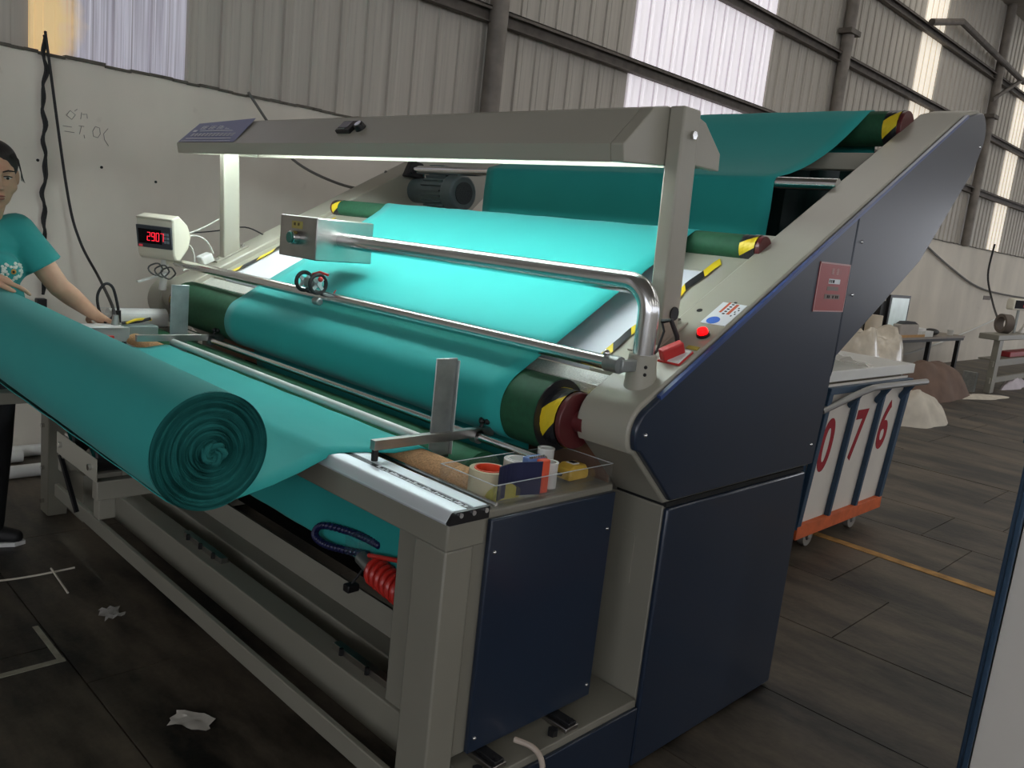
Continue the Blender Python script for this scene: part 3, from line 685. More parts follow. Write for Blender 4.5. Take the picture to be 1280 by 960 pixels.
# red coil hose and blue drag chain
mb = MB(); P = []
for i in range(150):
    t = i/149; a = 2*pi*11*t; P.append((1.40+.034*cos(a), 1.83-.27*t, .50+.034*sin(a)-.03*t))
rh = mb.tube(P, .0095, seg=7).build('coil_hose', red_hose, T1)
MB().tube([(1.40, 1.86, .535), (1.41, 1.74, .56), (1.42, 1.62, .55)], .007, seg=8).build('air_hose', red_hose, T1)
MB().cyl((1.40, 1.83, .50), (1.40, 1.90, .515), .024, .02, seg=14).build('hose_fitting', galv, T1)
MB().box(1.375, 1.425, 1.87, 1.95, .515, .575).build('sensor_block', acrylic, T1, bevel=.004)
kn = MB(); kn.cyl((1.39, 1.87, .49), (1.36, 1.88, .445), .004, seg=8); kn.box(1.34, 1.38, 1.865, 1.895, .425, .448); kn.build('tee_knob', black, T1, bevel=.004)
cpts = [(1.42, 1.90, .52), (1.41, 2.0, .50), (1.405, 2.10, .485), (1.40, 2.15, .50), (1.41, 2.13, .535), (1.42, 2.02, .555), (1.43, 1.93, .56), (1.44, 1.86, .555)]
def bez(pts, n):
    out = []
    for i in range(len(pts)-1):
        p0 = Vector(pts[max(0, i-1)]); p1 = Vector(pts[i]); p2 = Vector(pts[i+1]); p3 = Vector(pts[min(len(pts)-1, i+2)])
        for k in range(n):
            t = k/n; out.append(.5*((2*p1)+(-p0+p2)*t+(2*p0-5*p1+4*p2-p3)*t*t+(-p0+3*p1-3*p2+p3)*t**3))
    out.append(Vector(pts[-1])); return out
cc = bez(cpts, 6); mb = MB()
for i in range(0, len(cc)-1): mb.ball(cc[i], (.014, .010, .012), 8, 6)
mb.build('drag_chain', navychain, T1)
MB().tube([(1.45+.05*cos(radians(a)), 1.56, .55+.055*sin(radians(a))) for a in range(0, 360, 20)], .004, seg=6, closed=True).build('pulley_ring', whitep, T1)

# power cable from the plinth
MB().tube(bez([(1.45, 1.26, .245), (1.47, 1.21, .24), (1.47, 1.175, .21), (1.462, 1.168, .12), (1.455, 1.165, .03), (1.43, 1.13, .008), (1.30, 1.05, .008)], 6), .0075, seg=8).build('power_cable', mk('beige_cable', (190,175,160), .5), M1)

# ------------------------------------------------------------------ cloth
def web_path():
    P = []                                            # x, z, near edge y, far edge y
    for x, z in [(3.63, 1.75), (3.6135, 1.95)]: P.append((x, z, 1.525, 3.24))
    for x, z in arc(3.54, 2.085, .0735, 0, 118, 10): P.append((x, z, 1.525, 3.24))
    for t in range(1, 8):
        t /= 8; P.append((3.5055+(2.988-3.5055)*t, 2.1499+(1.8208-2.1499)*t-.05*sin(pi*t), 1.525+.085*t, 3.24-.02*t))
    for x, z in arc(3.0, 1.80, .0252, 120, 180, 5): P.append((x, z, 1.615, 3.22))
    for z in (1.7, 1.6, 1.5, 1.4, 1.3): P.append((2.974, z, 1.61+.03*(1.8-z), 3.225))
    for x, z in arc(2.80, 1.22, .17, 0, -160, 8): P.append((x, z, 1.62, 3.35))
    P.append((2.60, 1.35, 1.625, 3.40))
    for x, z in arc(2.53, 1.540, .0445, 0, 118, 8): P.append((x, z, 1.63, 3.425))
    a = (2.5091, 1.5793); b = (1.6669, 1.1143)
    for t in range(1, 16):
        t /= 16; P.append((a[0]+(b[0]-a[0])*t, a[1]+(b[1]-a[1])*t, 1.632-.034*t, 3.425-.165*t**.6))
    for x, z in arc(1.718, 1.022, .1055, 119, 285, 26): P.append((x, z, 1.597, 3.255))
    P += [(1.78, .80, 1.62, 3.25), (1.75, .55, 1.63, 3.25), (1.60, .46, 1.64, 3.25)]
    for x, z in arc(1.45, .49, .0165, -90, -180, 5): P.append((x, z, 1.66, 3.28))
    for z in (.55, .65, .75, .83): P.append((1.438+(z-.55)*.04, z, 1.66, 3.30))
    for x, z in arc(1.40, .862, .0490, 5, 98, 8): P.append((x, z, 1.655+.01*(1.45-x)/.05, 3.34))
    P += [(1.33, .8985, 1.69, 3.35), (1.26, .8985, 1.735, 3.36), (1.20, .8985, 1.755, 3.37), (1.168, .8975, 1.755, 3.38)]
    cx, cz, r = .80, .973, .134
    dx, dz = 1.158-cx, .890-cz; d = sqrt(dx*dx+dz*dz); base = math.degrees(atan2(dz, dx)); ta = base-math.degrees(math.acos(r/d))
    P.append((1.158, .890, 1.75, 3.38))
    tx, tz = cx+r*cos(radians(ta)), cz+r*sin(radians(ta))
    for t in (.25, .5, .75): P.append((1.158+(tx-1.158)*t, .890+(tz-.890)*t-.012*sin(pi*t), 1.75-.08*t, 3.38))
    for x, z in arc(cx, cz, r, ta, ta-55, 8): P.append((x, z, 1.665, 3.38))
    return P
rows = []; NW = 24
for i, (x, z, yn, yf) in enumerate(web_path()):
    rows.append([(x, yn+(yf-yn)*k/NW, z+.0012*sin(k*1.7+i*.9)) for k in range(NW+1)])
web = MB().grid(rows).build('fabric_web', teal, None, smooth=60)
so = web.modifiers.new('thickness', 'SOLIDIFY'); so.thickness = .0022; so.offset = 0
tag(web, 'wide sheet of teal cloth running over the machine rollers and lit table', 'fabric')

# the wound roll
RC = Vector((.80, 0, .973)); RR = .1325; RYN, RYF = 1.65, 3.40
R1 = thing('fabric_roll', 'thick wound roll of teal cloth with spiral end facing the camera', 'fabric roll', (.80, 2.5, .973))
rows = []
for i in range(28):
    y = RYN+(RYF-RYN)*i/27
    rows.append([(RC.x+(RR+.0004*sin(3*k/64*2*pi+i*.5))*cos(2*pi*k/64), y, RC.z+.018*i/27+(RR+.0004*sin(3*k/64*2*pi+i*.5))*sin(2*pi*k/64)) for k in range(64)])
MB().grid(rows, close=True).build('roll_body', teal, R1, smooth=60)
def roll_end(yb, sgn):
    random.seed(11); mb = MB(); rows = []; NR = 60; NA = 96
    off = [random.uniform(-1, 1) for _ in range(NR*2+2)]
    for j in range(NR*2+1):
        t = 1-j/(NR*2)
        dep = (.0018 if j % 2 else -.0012)+.0014*off[j]+.0025*off[j//5]+(-.005 if j < 3 else 0)
        row_ = []
        for k in range(NA):
            a = 2*pi*k/NA; r = RR*(.02+.98*t)
            r *= 1+.03*sin(2*a+1.3*t*5)*(1-t)+.02*sin(3*a+j*.15)*(1-t)
            tw = max(0, .22-t)/.22
            y = dep*(1+.6*sin(a*2+j*.4))+tw*.018*sin(a*3+j*1.1)
            row_.append((RC.x+r*cos(a)+.012*(1-t)*0, yb+sgn*y, RC.z+(.018 if sgn > 0 else 0)+r*sin(a)))
        rows.append(row_)
    mb.grid(rows, close=True)
    return mb
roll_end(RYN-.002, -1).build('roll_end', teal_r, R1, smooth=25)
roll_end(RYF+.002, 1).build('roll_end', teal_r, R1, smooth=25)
mb = MB(); random.seed(2)                              # puckered core tail
for k in range(5):
    a = k*1.3; mb.tube(bez([(RC.x+.02*cos(a), RYN-.006, RC.z+.02*sin(a)), (RC.x+.024*cos(a+1), RYN-.02, RC.z+.022*sin(a+1)), (RC.x+.014*cos(a+2.2), RYN-.014, RC.z+.016*sin(a+2.2)), (RC.x+.004*cos(a+3), RYN-.008, RC.z+.004*sin(a+3))], 5), .006, seg=7)
mb.build('core_tail', teal_r, R1)

# ------------------------------------------------------------------ weighing conveyor below the roll
CV = T1
PX = .755
sp_ = MB().box(PX-.004, PX, 2.185, 2.50, .752, .815).build('side_plate', paint, CV, bevel=.002)
for y in (2.225, 2.46): MB().cyl((PX-.004, y, .785), (PX-.012, y, .785), .009, seg=8).build('bolt', chrome, sp_)
for y in (2.25, 2.43):
    rr_ = MB().cyl((PX+.012, y, .80), (1.12, y, .80), .037, seg=24).build('conveyor_roller', rubber, CV)
    MB().cyl((PX, y, .80), (PX+.02, y, .80), .026, seg=18).build('roller_hub', chrome, rr_)
MB().box(PX, TX, 2.19, 2.225, .70, .752).build('cross_bar', paint_d, CV, bevel=.003)
MB().box(PX, TX, 2.47, 2.50, .70, .752).build('cross_bar', paint_d, CV, bevel=.003)
MB().box(.30, TX, 2.92, 2.98, .80, .838).build('cross_bar', paint_d, CV, bevel=.003)
MB().box(PX+.03, PX+.075, 2.26, 2.30, .62, .70).build('conveyor_post', paint_d, CV, bevel=.003)
MB().beam((PX+.0, 2.48, .75), (PX+.02, 2.40, .60), .010, .010).build('stay_rod', black, CV)

# ------------------------------------------------------------------ acrylic tray and its contents
def tray(name, label, x0, x1, y0, y1, z, h):
    t = thing(name, label, 'tray', ((x0+x1)/2, (y0+y1)/2, z))
    MB().box(x0, x1, y0, y1, z, z+.003).build('tray_base', acrylic, t)
    for a in ((x0, x1, y0, y0+.003), (x0, x1, y1-.003, y1), (x0, x0+.003, y0+.003, y1-.003), (x1-.003, x1, y0+.003, y1-.003)):
        MB().box(*a, z+.003, z+h).build('tray_side', acrylic, t)
    rim = MB()
    for a in ((x0, x1, y0, y0+.003), (x0, x1, y1-.003, y1), (x0, x0+.003, y0, y1), (x1-.003, x1, y0, y1)): rim.box(*a, z+h, z+h+.0012)
    rim.build('tray_rim', mk('acrylic_edge', (225,232,235), .2, alpha=.8), t)
    return t
tz = .8685
tray('acrylic_tray', 'clear acrylic tray of tapes on the navy end box', 1.33, 1.775, 1.305, 1.505, tz, .052)
iz = tz+.0045
def tape_roll(name, label, c, ro, ri, h, mat, core, group=None, axis=None):
    t = thing(name, label, 'tape roll', c, group); c = Vector(c); a = Vector((0, 0, h))
    MB().cyl(c, c+a, ro, ri=ri+.004, seg=32).build('tape_winding', mat, t, bevel=.001)
    MB().cyl(c-a*.0, c+a*1.03, ri+.004, ri=ri, seg=28).build('tape_core', core, t)
    return t
clear_tape = mk('clear_tape', (214,205,172), .3, var=.05, scale=20, alpha=.85)
film_white = mk('film_roll_white', (232,232,228), .35, var=.04, alpha=.8)
tape_roll('packing_tape', 'clear packing tape roll with orange core in the acrylic tray', (1.395, 1.395, iz), .05, .034, .058, clear_tape, mk('orange_core', (232,84,50), .45))
D = thing('tape_dispenser', 'navy hand tape dispenser with orange edge standing in the tray', 'tape dispenser', (1.46, 1.33, iz))
rows = []
for i in range(9):
    x = 1.362+.138*i/8; y = 1.325+.012*sin(i/8*pi*1.3); rows.append((x, y))
mb = MB()
for i in range(8): (xa, ya), (xb, yb) = rows[i], rows[i+1]; mb.add([(xa, ya, iz), (xb, yb, iz), (xb, yb, iz+.084), (xa, ya, iz+.084), (xa, ya+.004, iz), (xb, yb+.004, iz), (xb, yb+.004, iz+.084), (xa, ya+.004, iz+.084)], [(0,1,2,3), (4,5,6,7), (3,2,6,7), (0,1,5,4), (0,3,7,4), (1,2,6,5)])
mb.build('dispenser_plate', mk('dispenser_navy', (30,36,72), .4), D)
MB().box(1.498, 1.528, 1.315, 1.337, iz, iz+.086).build('dispenser_edge', mk('dispenser_orange', (228,92,60), .45), D, bevel=.003)
MB().box(1.47, 1.53, 1.335, 1.36, iz+.06, iz+.09).build('dispenser_head', mk('dispenser_blue', (96,128,186), .4), D, bevel=.004)
mb = MB()
for k in range(7): mb.box(1.472+.008*k, 1.477+.008*k, 1.334, 1.338, iz+.088, iz+.094)
mb.build('dispenser_teeth', galv, D)
tape_roll('paper_tape', 'white tape roll behind the navy dispenser in the tray', (1.545, 1.44, iz), .040, .026, .052, film_white, whitep)
for i, (x, y, lab) in enumerate(((1.565, 1.350, 'translucent plastic tape core beside the orange dispenser edge'), (1.625, 1.420, 'taller translucent plastic tape core standing behind the shorter core'))):
    t = thing('tape_core_tube', lab, 'plastic tube', (x, y, iz))
    MB().cyl((x, y, iz), (x, y, iz+.064+.012*i), .0225, ri=.0185, seg=24).build('tube_wall', film_white, t)
    MB().cyl((x, y, iz+.064+.012*i), (x, y, iz+.067+.012*i), .0235, ri=.0175, seg=24).build('tube_rim', whitep, t)
t = thing('tape_measure', 'yellow steel tape measure lying in the acrylic tray', 'tape measure', (1.69, 1.375, iz))
yel_m = mk('measure_yellow', (222,182,72), .4, var=.08, scale=30)
mp_ = [(-.038, 0), (.034, 0), (.04, .008), (.04, .022), (.026, .04), (-.02, .042), (-.038, .030)]
MB().prism_y([(1.69+a, iz+b) for a, b in mp_], 1.35, 1.40).build('measure_case', yel_m, t, bevel=.004)
MB().box(1.675, 1.70, 1.362, 1.388, iz+.04, iz+.0435).build('measure_label', whitep, t)
MB().box(1.68, 1.695, 1.366, 1.384, iz+.0435, iz+.045).build('measure_button', black, t)
MB().tube([(1.652, 1.38, iz+.012), (1.635, 1.385, iz+.016), (1.628, 1.392, iz+.008)], .005, seg=7).build('measure_strap', black, t)
MB().box(1.729, 1.735, 1.37, 1.385, iz+.006, iz+.018).build('measure_hook', chrome, t)

# far tray and bits beside the operator
tray('acrylic_tray', 'clear acrylic tray at the far end beside the operator', 1.36, 1.76, 3.88, 4.09, .8685, .09)
rr = MB().cyl((1.40, 3.96, .93), (1.66, 3.96, .93), .045, seg=24).build('white_film_roll', film_white); tag(rr, 'white film roll lying in the far acrylic tray', 'film roll')
bx = thing('switch_box', 'small grey switch box with red side at the far table end', 'box', (1.30, 3.66, .90))
MB().box(1.22, 1.37, 3.62, 3.70, .868, .938).build('box_case', mk('box_grey', (150,160,158), .5), bx, bevel=.003)
MB().box(1.19, 1.30, 3.60, 3.62, .885, .905).build('red_label', red, bx)
MB().box(1.16, 1.34, 3.605, 3.70, .938, .944).build('box_lid', whitep, bx)
gn = thing('gooseneck_lamp', 'black gooseneck cable lamp standing on the far switch box', 'lamp', (1.30, 3.70, .944))
MB().tube(bez([(1.30, 3.70, .944), (1.272, 3.70, 1.0), (1.265, 3.70, 1.065), (1.293, 3.70, 1.112), (1.325, 3.70, 1.098), (1.345, 3.70, 1.03), (1.352, 3.70, .985)], 6), .006, seg=8).build('gooseneck', rubber, gn)
MB().cyl((1.350, 3.70, 1.0), (1.355, 3.70, .948), .011, .008, seg=12).build('lamp_tip', black, gn)
mb = MB().cyl((1.325, 3.66, .944), (1.325, 3.66, .985), .018, .012, seg=14)
tag(mb.build('small_funnel', galv), 'little grey metal funnel on the far switch box', 'funnel')
cl_ = thing('thread_clipper', 'yellow handled thread clipper lying at the far table end', 'clipper', (1.43, 3.68, .94))
mb = MB(); mb.tube(bez([(1.37, 3.66, .95), (1.42, 3.67, .965), (1.49, 3.70, .96)], 5), .006, seg=8); mb.build('clipper_handle', yellow, cl_)
MB().tube([(1.36, 3.68, .948), (1.43, 3.68, .955), (1.48, 3.68, .968)], .007, seg=8).build('clipper_blade', black, cl_)
MB().box(1.36, 1.50, 3.64, 3.72, .868, .940).build('clipper_block', mk('block_grey', (120,136,134), .5), cl_, bevel=.003)

# ------------------------------------------------------------------ weighing display on the far housing
WD = thing('weighing_display', 'cream weighing display with red digits above the far housing', 'display', (1.66, 3.98, 1.10))
dax = Vector((.50, -.866, 0)).normalized()           # screen width direction, left to right in view
dn = Vector((-dax.y*-1, dax.x*-1, 0)); dn = Vector((-.866, -.50, 0)).normalized(); du = Vector((dn.x*.18, dn.y*.18, 1)).normalized(); dn = dax.cross(du).normalized()
dc = Vector((1.612, 3.97, 1.305))
def dpt(a, b, c): return dc+dax*a+du*b+dn*c
prof = [(.0, .085), (.012, .098), (-.05, .105), (-.105, .055), (-.125, .0), (-.095, -.06), (-.03, -.105), (.0, -.098), (.012, -.07)]
mb = MB(); n = len(prof)
V = [dpt(-.10, b, c) for c, b in prof]+[dpt(.10, b, c) for c, b in prof]
mb.add(V, [list(range(n)), list(range(2*n-1, n-1, -1))]+[(i, i+n, (i+1) % n+n, (i+1) % n) for i in range(n)])
dcase = mb.build('display_case', cream, WD, bevel=.012)
MB().obox(dpt(0, .008, .010), dax, du, dn, .094, .052, .006).build('display_panel', mk('panel_grey', (66,70,76), .3), WD, bevel=.002)
sc_ = MB().obox(dpt(-.02, .01, .0165), dax, du, dn, .062, .034, .001).build('display_screen', mk('screen_black', (20,18,22), .15), WD)
segs = {'a': ((-1, 2), (1, 2)), 'b': ((1, 2), (1, 0)), 'c': ((1, 0), (1, -2)), 'd': ((-1, -2), (1, -2)), 'e': ((-1, 0), (-1, -2)), 'f': ((-1, 2), (-1, 0)), 'g': ((-1, 0), (1, 0))}
digs = {'2': 'abged', '9': 'abcdfg', '0': 'abcdef', '7': 'abc'}
for i, ch in enumerate('2907'):
    mb = MB()
    for sname in digs[ch]:
        (a0, b0), (a1, b1) = segs[sname]; u = .0075; o = -.026+.024*i; sl2 = .0018
        f = lambda a, b: dpt(o+a*u+b*sl2*.6, .010+b*u*1.25, .0182)
        mb.beam(f(a0, b0), f(a1, b1), .0024, .001, dn)
    mb.build('digit', led, sc_, smooth=0)
for i in range(3):
    for j in range(2): MB().obox(dpt(.060+.016*j, .026-.018*i, .0168), dax, du, dn, .006, .006, .0008).build('key', mk('key_grey', (128,140,150), .5), WD)
MB().obox(dpt(-.075, -.036, .0168), dax, du, dn, .010, .005, .0008).build('status_led', mk('led_dim', (210,70,80), .4, emit=.4), WD)
MB().cyl((1.67, 4.02, 1.06), (1.67, 4.0, 1.22), .018, seg=14).build('display_stem', whitep, WD)
MB().cyl((1.69, 4.0, 1.19), (1.67, 4.0, 1.25), .026, .02, seg=14).build('stem_knuckle', cream, WD)
wires = [[(1.72, 4.0, 1.30), (1.80, 3.99, 1.33), (1.86, 3.98, 1.31), (1.90, 3.98, 1.25)], [(1.71, 4.0, 1.27), (1.78, 3.98, 1.28), (1.80, 3.97, 1.20), (1.74, 3.96, 1.16)], [(1.73, 4.0, 1.32), (1.84, 4.02, 1.36), (1.93, 4.0, 1.42)]]
for w_ in wires: MB().tube(bez(w_, 6), .004, seg=6).build('wire', mk('wire_grey', (200,200,190), .5), WD)
for k in range(3):
    c = Vector((1.60+.03*k, 3.93, 1.165-.008*k)); MB().tube([c+Vector((.032*cos(a*.35), .012*sin(a*.9), .028*sin(a*.35))) for a in range(18)], .004, seg=6, closed=True).build('coiled_cable', mk('cable_dark', (70,72,70), .5), WD)
MB().obox((1.60, 3.96, 1.125), (1,-.1,.35), (0,1,0), (-.35,0,1), .075, .012, .004).build('cable_clip', whitep, WD)
MB().obox((1.845, 3.95, 1.225), (1,0,.5), (0,1,0), (-.5,0,1), .03, .03, .022).build('junction_box', whitep, WD, bevel=.006)
MB().tube(bez([(1.72, 4.0, 1.335), (1.85, 4.05, 1.345), (1.95, 4.06, 1.36), (2.10, 4.06, 1.39), (2.2, 4.05, 1.36)], 6), .0035, seg=6).build('wire', rubber, WD)

# ------------------------------------------------------------------ cables on the wall
mb = MB(); P = []
for i in range(70):
    t = i/69; z = 2.26-1.36*t; P.append((1.438+.005*sin(t*60)+.004*sin(t*17)+.01*t, WY-.03-.006*cos(t*60), z))
wc = thing('twisted_wall_cable', 'black twisted cable with plug hanging down the plaster wall', 'cable', (1.44, WY-.03, .9))
MB().tube(P, .008, seg=8).build('cable', rubber, wc)
MB().tube([(p[0]-.012*sin(i*.5), p[1]-.006, p[2]) for i, p in enumerate(P)], .006, seg=8).build('cable', rubber, wc)
MB().box(1.405, 1.455, WY-.06, WY-.01, .76, .88).build('plug', black, wc, bevel=.005)
tag(MB().tube(bez([(1.445, WY-.03, 2.28), (1.455, WY-.04, 2.18), (1.55, WY-.06, 1.47), (1.605, WY-.1, 1.21), (1.64, WY-.3, 1.03), (1.42, 3.95, .97), (1.33, 3.74, .95)], 8), .0075, seg=8).build('sloping_black_cable', rubber), 'thin black cable sloping from wall top to far table end', 'cable')
tag(MB().tube(bez([(2.58, WY-.05, 2.19), (2.70, WY-.09, 2.03), (2.86, WY-.15, 1.82), (3.05, WY-.4, 1.70), (3.10, 4.3, 1.68), (2.95, 4.05, zs(2.95)+.004)], 8), .009, seg=8).build('grey_drop_cable', mk('cable_grey', (96,94,90), .5)), 'grey cable drooping from the wall top to the far housing', 'cable')
tag(MB().tube(bez([(14.2, WY-.03, 2.15), (16.0, WY-.04, 1.75), (18.2, WY-.04, 1.42), (22, WY-.05, 1.30)], 6), .018, seg=6).build('far_wall_cable', mk('cable_grey', (96,94,90), .5)), 'dark cable sloping down the far right plaster wall', 'cable')
tag(MB().tube(bez([(18.0, WY-.12, 2.3), (17.9, WY-.14, 1.7), (17.3, 4.6, 1.2), (15.2, 3.9, .95), (13.8, 3.5, .86)], 6), .018, seg=6).build('bench_power_cable', rubber), 'black cable dropping from far wall to grey workbench', 'cable')
tag(MB().tube(bez([(12.2, WY-.03, .40), (13.6, WY-.03, .22), (15.0, WY-.03, .25), (17.5, WY-.03, .55), (19.5, WY-.03, .85)], 8), .016, seg=6).build('white_wall_cable', whitep), 'white cable sagging along the far plaster wall behind the desk', 'cable')

# ------------------------------------------------------------------ trolleys
def trolley(label, loc, rz, digits, w=1.08, d=.72, z1=.90, fl=.05, handle=True, cw=.045, ct=.028):
    t = thing('trolley', label, 'trolley', loc, 'white panelled blue trolleys', rz)
    z0 = .17                                           # body flares outwards
    B = lambda mb, nm, mt, bv=.003, par=None: mb.build(nm, mt, par or t, bevel=bv, local=True)
    hw, hd = w/2, d/2
    for s in (-1, 1):
        B(MB().box(-hw-.02, hw+.02, s*hd-.03, s*hd+.03, .10, .172), 'base_rail', orange)
        B(MB().box(s*hw-.03, s*hw+.03, -hd, hd, .10, .172), 'base_rail', orange)
    B(MB().box(-hw, hw, -hd, hd, .16, .172), 'floor_panel', cartwhite, 0)
    def face(ax):                                      # ax 0: long faces at -y/+y; 1: short faces
        for s in (-1, 1):
            L_ = hw if ax == 0 else hd; off = hd if ax == 0 else hw; nb = 3
            P = lambda u, k, o=0.: (Vector((u, s*(off+fl*k+o), z0+(z1-z0)*k)) if ax == 0 else Vector((s*(off+fl*k+o), u, z0+(z1-z0)*k)))
            for i in range(nb):
                ua = -L_+2*L_*i/nb; ub = -L_+2*L_*(i+1)/nb
                mb = MB(); V = [P(ua, 0), P(ub, 0), P(ub, 1.04), P(ua, 1.04), P(ua, 0, -.008), P(ub, 0, -.008), P(ub, 1.04, -.008), P(ua, 1.04, -.008)]
                mb.add(V, [(0,1,2,3), (4,5,6,7), (0,1,5,4), (1,2,6,5), (2,3,7,6), (3,0,4,7)])
                pan = B(mb, 'side_sheet', cartwhite, 0)
                if ax == 0 and s == -1 and digits:
                    mb = MB(); ux = Vector((1,0,0)); uz = (P(0, 1)-P(0, 0)).normalized(); c = P((ua+ub)/2+[-.03, -.01, .0][i], .56+.030*i, .001)
                    put_text(mb, digits[i], .5, c, ux, uz, .60, .80)
                    g = B(mb, 'stencil_digit', stencil, 0, pan)
            for i in range(nb+1):
                u = -L_+2*L_*i/nb; wd = cw if i in (0, nb) else .03
                mb = MB().beam(P(u, -.02, .015), P(u, 1.0, .015), wd, ct, (0,1,0) if ax == 0 else (1,0,0)); B(mb, 'upright', cartblue)
            mb = MB().beam(P(-L_-.02, 1.0, .015), P(L_+.02, 1.0, .015), .03, .035); B(mb, 'top_rail', cartblue)
    face(0); face(1)
    if handle: B(MB().tube(bez([(-hw-.05, -hd-.06, .80), (-hw+.3, -hd-.12, .895), (-hw+.5, -hd-.13, .91), (hw+.12, -hd-.12, .90)], 6), .018, seg=10), 'handle_bar', mk('handle_grey', (150,150,148), .4, .5), 0)
    for i in range(3 if handle else 0):
        u = -hw+.36*i+.3; B(MB().beam((u, -hd-.05, .80), (u-.03, -hd-.12, .90), .02, .03), 'handle_strut', cartblue)
    for sx in (-1, 1):
        for sy in (-1, 1):
            c = Vector((sx*(hw-.25), sy*(hd-.04), .058))
            wv = B(MB().cyl(c+Vector((0,-.018,0)), c+Vector((0,.018,0)), .058, ri=.026, seg=22), 'wheel', mk('wheel_grey', (138,134,128), .7))
            MB().cyl(c+Vector((0,-.016,0)), c+Vector((0,.016,0)), .026, seg=14).build('wheel_hub', rubber, wv, local=True)
            [B(MB().box(c.x-.02, c.x+.02, c.y+q, c.y+q+.006, .05, .105), 'fork', galv, 0) for q in (-.026, .02)]
    return t
trolley('white panelled trolley stencilled 076 with orange base behind the machine', (4.60, 2.145, 0), 0, '076')
trolley('white panelled blue framed trolley cut off at the lower right picture edge', (2.31+.015+.36, .455-.54, 0), pi/2*3, '', z1=1.15, fl=0., handle=False, cw=.014, ct=.010)
# white foam slab and film on the first trolley
tag(MB().box(4.05, 5.25, 1.74, 2.35, .938, .995).build('foam_slab', whitep, bevel=.004), 'thick white foam slab lying on top of trolley 076', 'slab')
rows = []
for i in range(10):
    rows.append([(4.05+.62*i/9, 1.76+.5*k/9, .999+.10*sin(pi*min(1,(i+.5)/9))*max(0, 1-i/9)+.01*sin(i*2.1+k*1.3)+.06*(k/9)*(1-i/9)) for k in range(10)])
tag(MB().grid(rows).build('plastic_cover', plasticfilm), 'crumpled clear plastic film on the white foam slab', 'plastic film')

# ------------------------------------------------------------------ far end of the hall
dk = thing('office_desk', 'narrow desk with black steel legs against the far wall', 'desk', (13.7, 4.78, 0))
MB().box(11.2, 15.9, 4.55, 5.02, .565, .60).build('desk_top', mk('desk_top', (150,140,128), .5), dk)
MB().box(11.2, 15.9, 4.56, 4.60, .52, .565).build('desk_apron', black, dk)
for x in (11.4, 14.3, 15.75):
    MB().box(x-.04, x+.04, 4.57, 4.63, 0, .53).build('leg', black, dk)
mn = thing('monitor', 'black framed portrait monitor glowing pale on the far desk', 'monitor', (13.0, 4.8, .6))
MB().box(12.62, 13.42, 4.70, 4.76, .72, 1.22).build('monitor_frame', black, mn)
MB().box(12.68, 13.36, 4.694, 4.70, .76, 1.18).build('monitor_screen', mk('screen_pale', (190,204,202), .3, emit=.35), mn)
MB().box(12.9, 13.1, 4.76, 4.80, .60, .75).build('monitor_stand', black, mn)
MB().box(12.42, 12.66, 4.74, 4.95, .6, 1.12).build('monitor_back', rubber, mn)
pr = thing('printer', 'grey desktop printer in front of the monitor', 'printer', (13.3, 4.66, .6))
MB().box(12.86, 13.64, 4.57, 4.69, .60, .80).build('printer_body', mk('printer_grey', (168,160,150), .5), pr, bevel=.02)
MB().prism_y([(12.95, .80), (13.60, .80), (13.45, .84), (13.1, .84)], 4.58, 4.685).build('printer_lid', rubber, pr)
tag(MB().cyl((11.95, 4.62, .60), (11.95, 4.62, .93), .11, .11, seg=20).build('paper_roll', mk('roll_cream', (220,208,188), .7)), 'upright cream paper roll on the left of the far desk', 'paper roll')
for i, (x, w, h, lab) in enumerate(((13.86, .2, .07, 'lower white carton stacked beside the grey printer'), (13.86, .2, .06, 'upper white carton stacked beside the grey printer'), (14.0, .18, .09, 'small white box lying in front of the desk cartons'))):
    z = .60 if i != 1 else .672
    tag(MB().box(x-w+.12*(i == 2), x+w+.12*(i == 2), 4.60-.04*(i == 2), 4.72-.04*(i == 2)-.0, z, z+h).build('white_carton', whitep, bevel=.004), lab, 'carton')
tag(MB().box(12.2, 13.9, 4.552, 4.565, .601, .64).build('tan_batten', wood), 'tan wooden batten lying along the desk front edge', 'batten')
tag(MB().ball((14.55, 4.68, .66), (.26, .10, .058), 16, 10).build('dark_cap', rubber), 'dark cloth cap lying on the far desk', 'cap')
tag(MB().cyl((15.45, 4.66, .60), (15.45, 4.66, .69), .045, .055, seg=16).build('paper_cup', whitep), 'white paper cup at the right end of the far desk', 'cup')
def heap(name, label, cat, c, rx, ry, h, mat, seed=1, rz=0., pw=2.2):
    random.seed(seed); rows = []; ph = [random.uniform(0, 6) for _ in range(8)]
    NR, NA = 12, 36
    for i in range(NR+1):
        t = i/NR; row_ = []
        for k in range(NA):
            a = 2*pi*k/NA; e = 1+.13*sin(2*a+ph[0])+.09*sin(5*a+ph[1])+.05*sin(9*a+ph[2])
            x = rx*t*e*cos(a); y = ry*t*e*sin(a)
            z = h*(1-t**pw)*(1+.22*sin(3*a+ph[3]+4*t)*t+.10*sin(7*a+ph[4]+9*t)*t)+.02*sin(11*a+ph[5])*t*(1-t)
            row_.append((c[0]+x*cos(rz)-y*sin(rz), c[1]+x*sin(rz)+y*cos(rz), c[2]+max(.001, z)))
        rows.append(row_)
    return tag(MB().grid(rows, close=True).build(name, mat, None, smooth=60), label, cat)
heap('wrapped_bale', 'plastic wrapped cream bale standing behind trolley 076', 'bale', (9.35, 3.66, 0), .72, .40, .84, mk('bale_wrap', (206,196,178), .22, var=.12, scale=9, bump=.5), 4, 0., 6)
heap('white_cloth_heap', 'white cloth heap spilled on the floor right of trolley 076', 'cloth', (9.15, 3.0, 0), .55, .24, .34, clothwhite, 5, -.2)
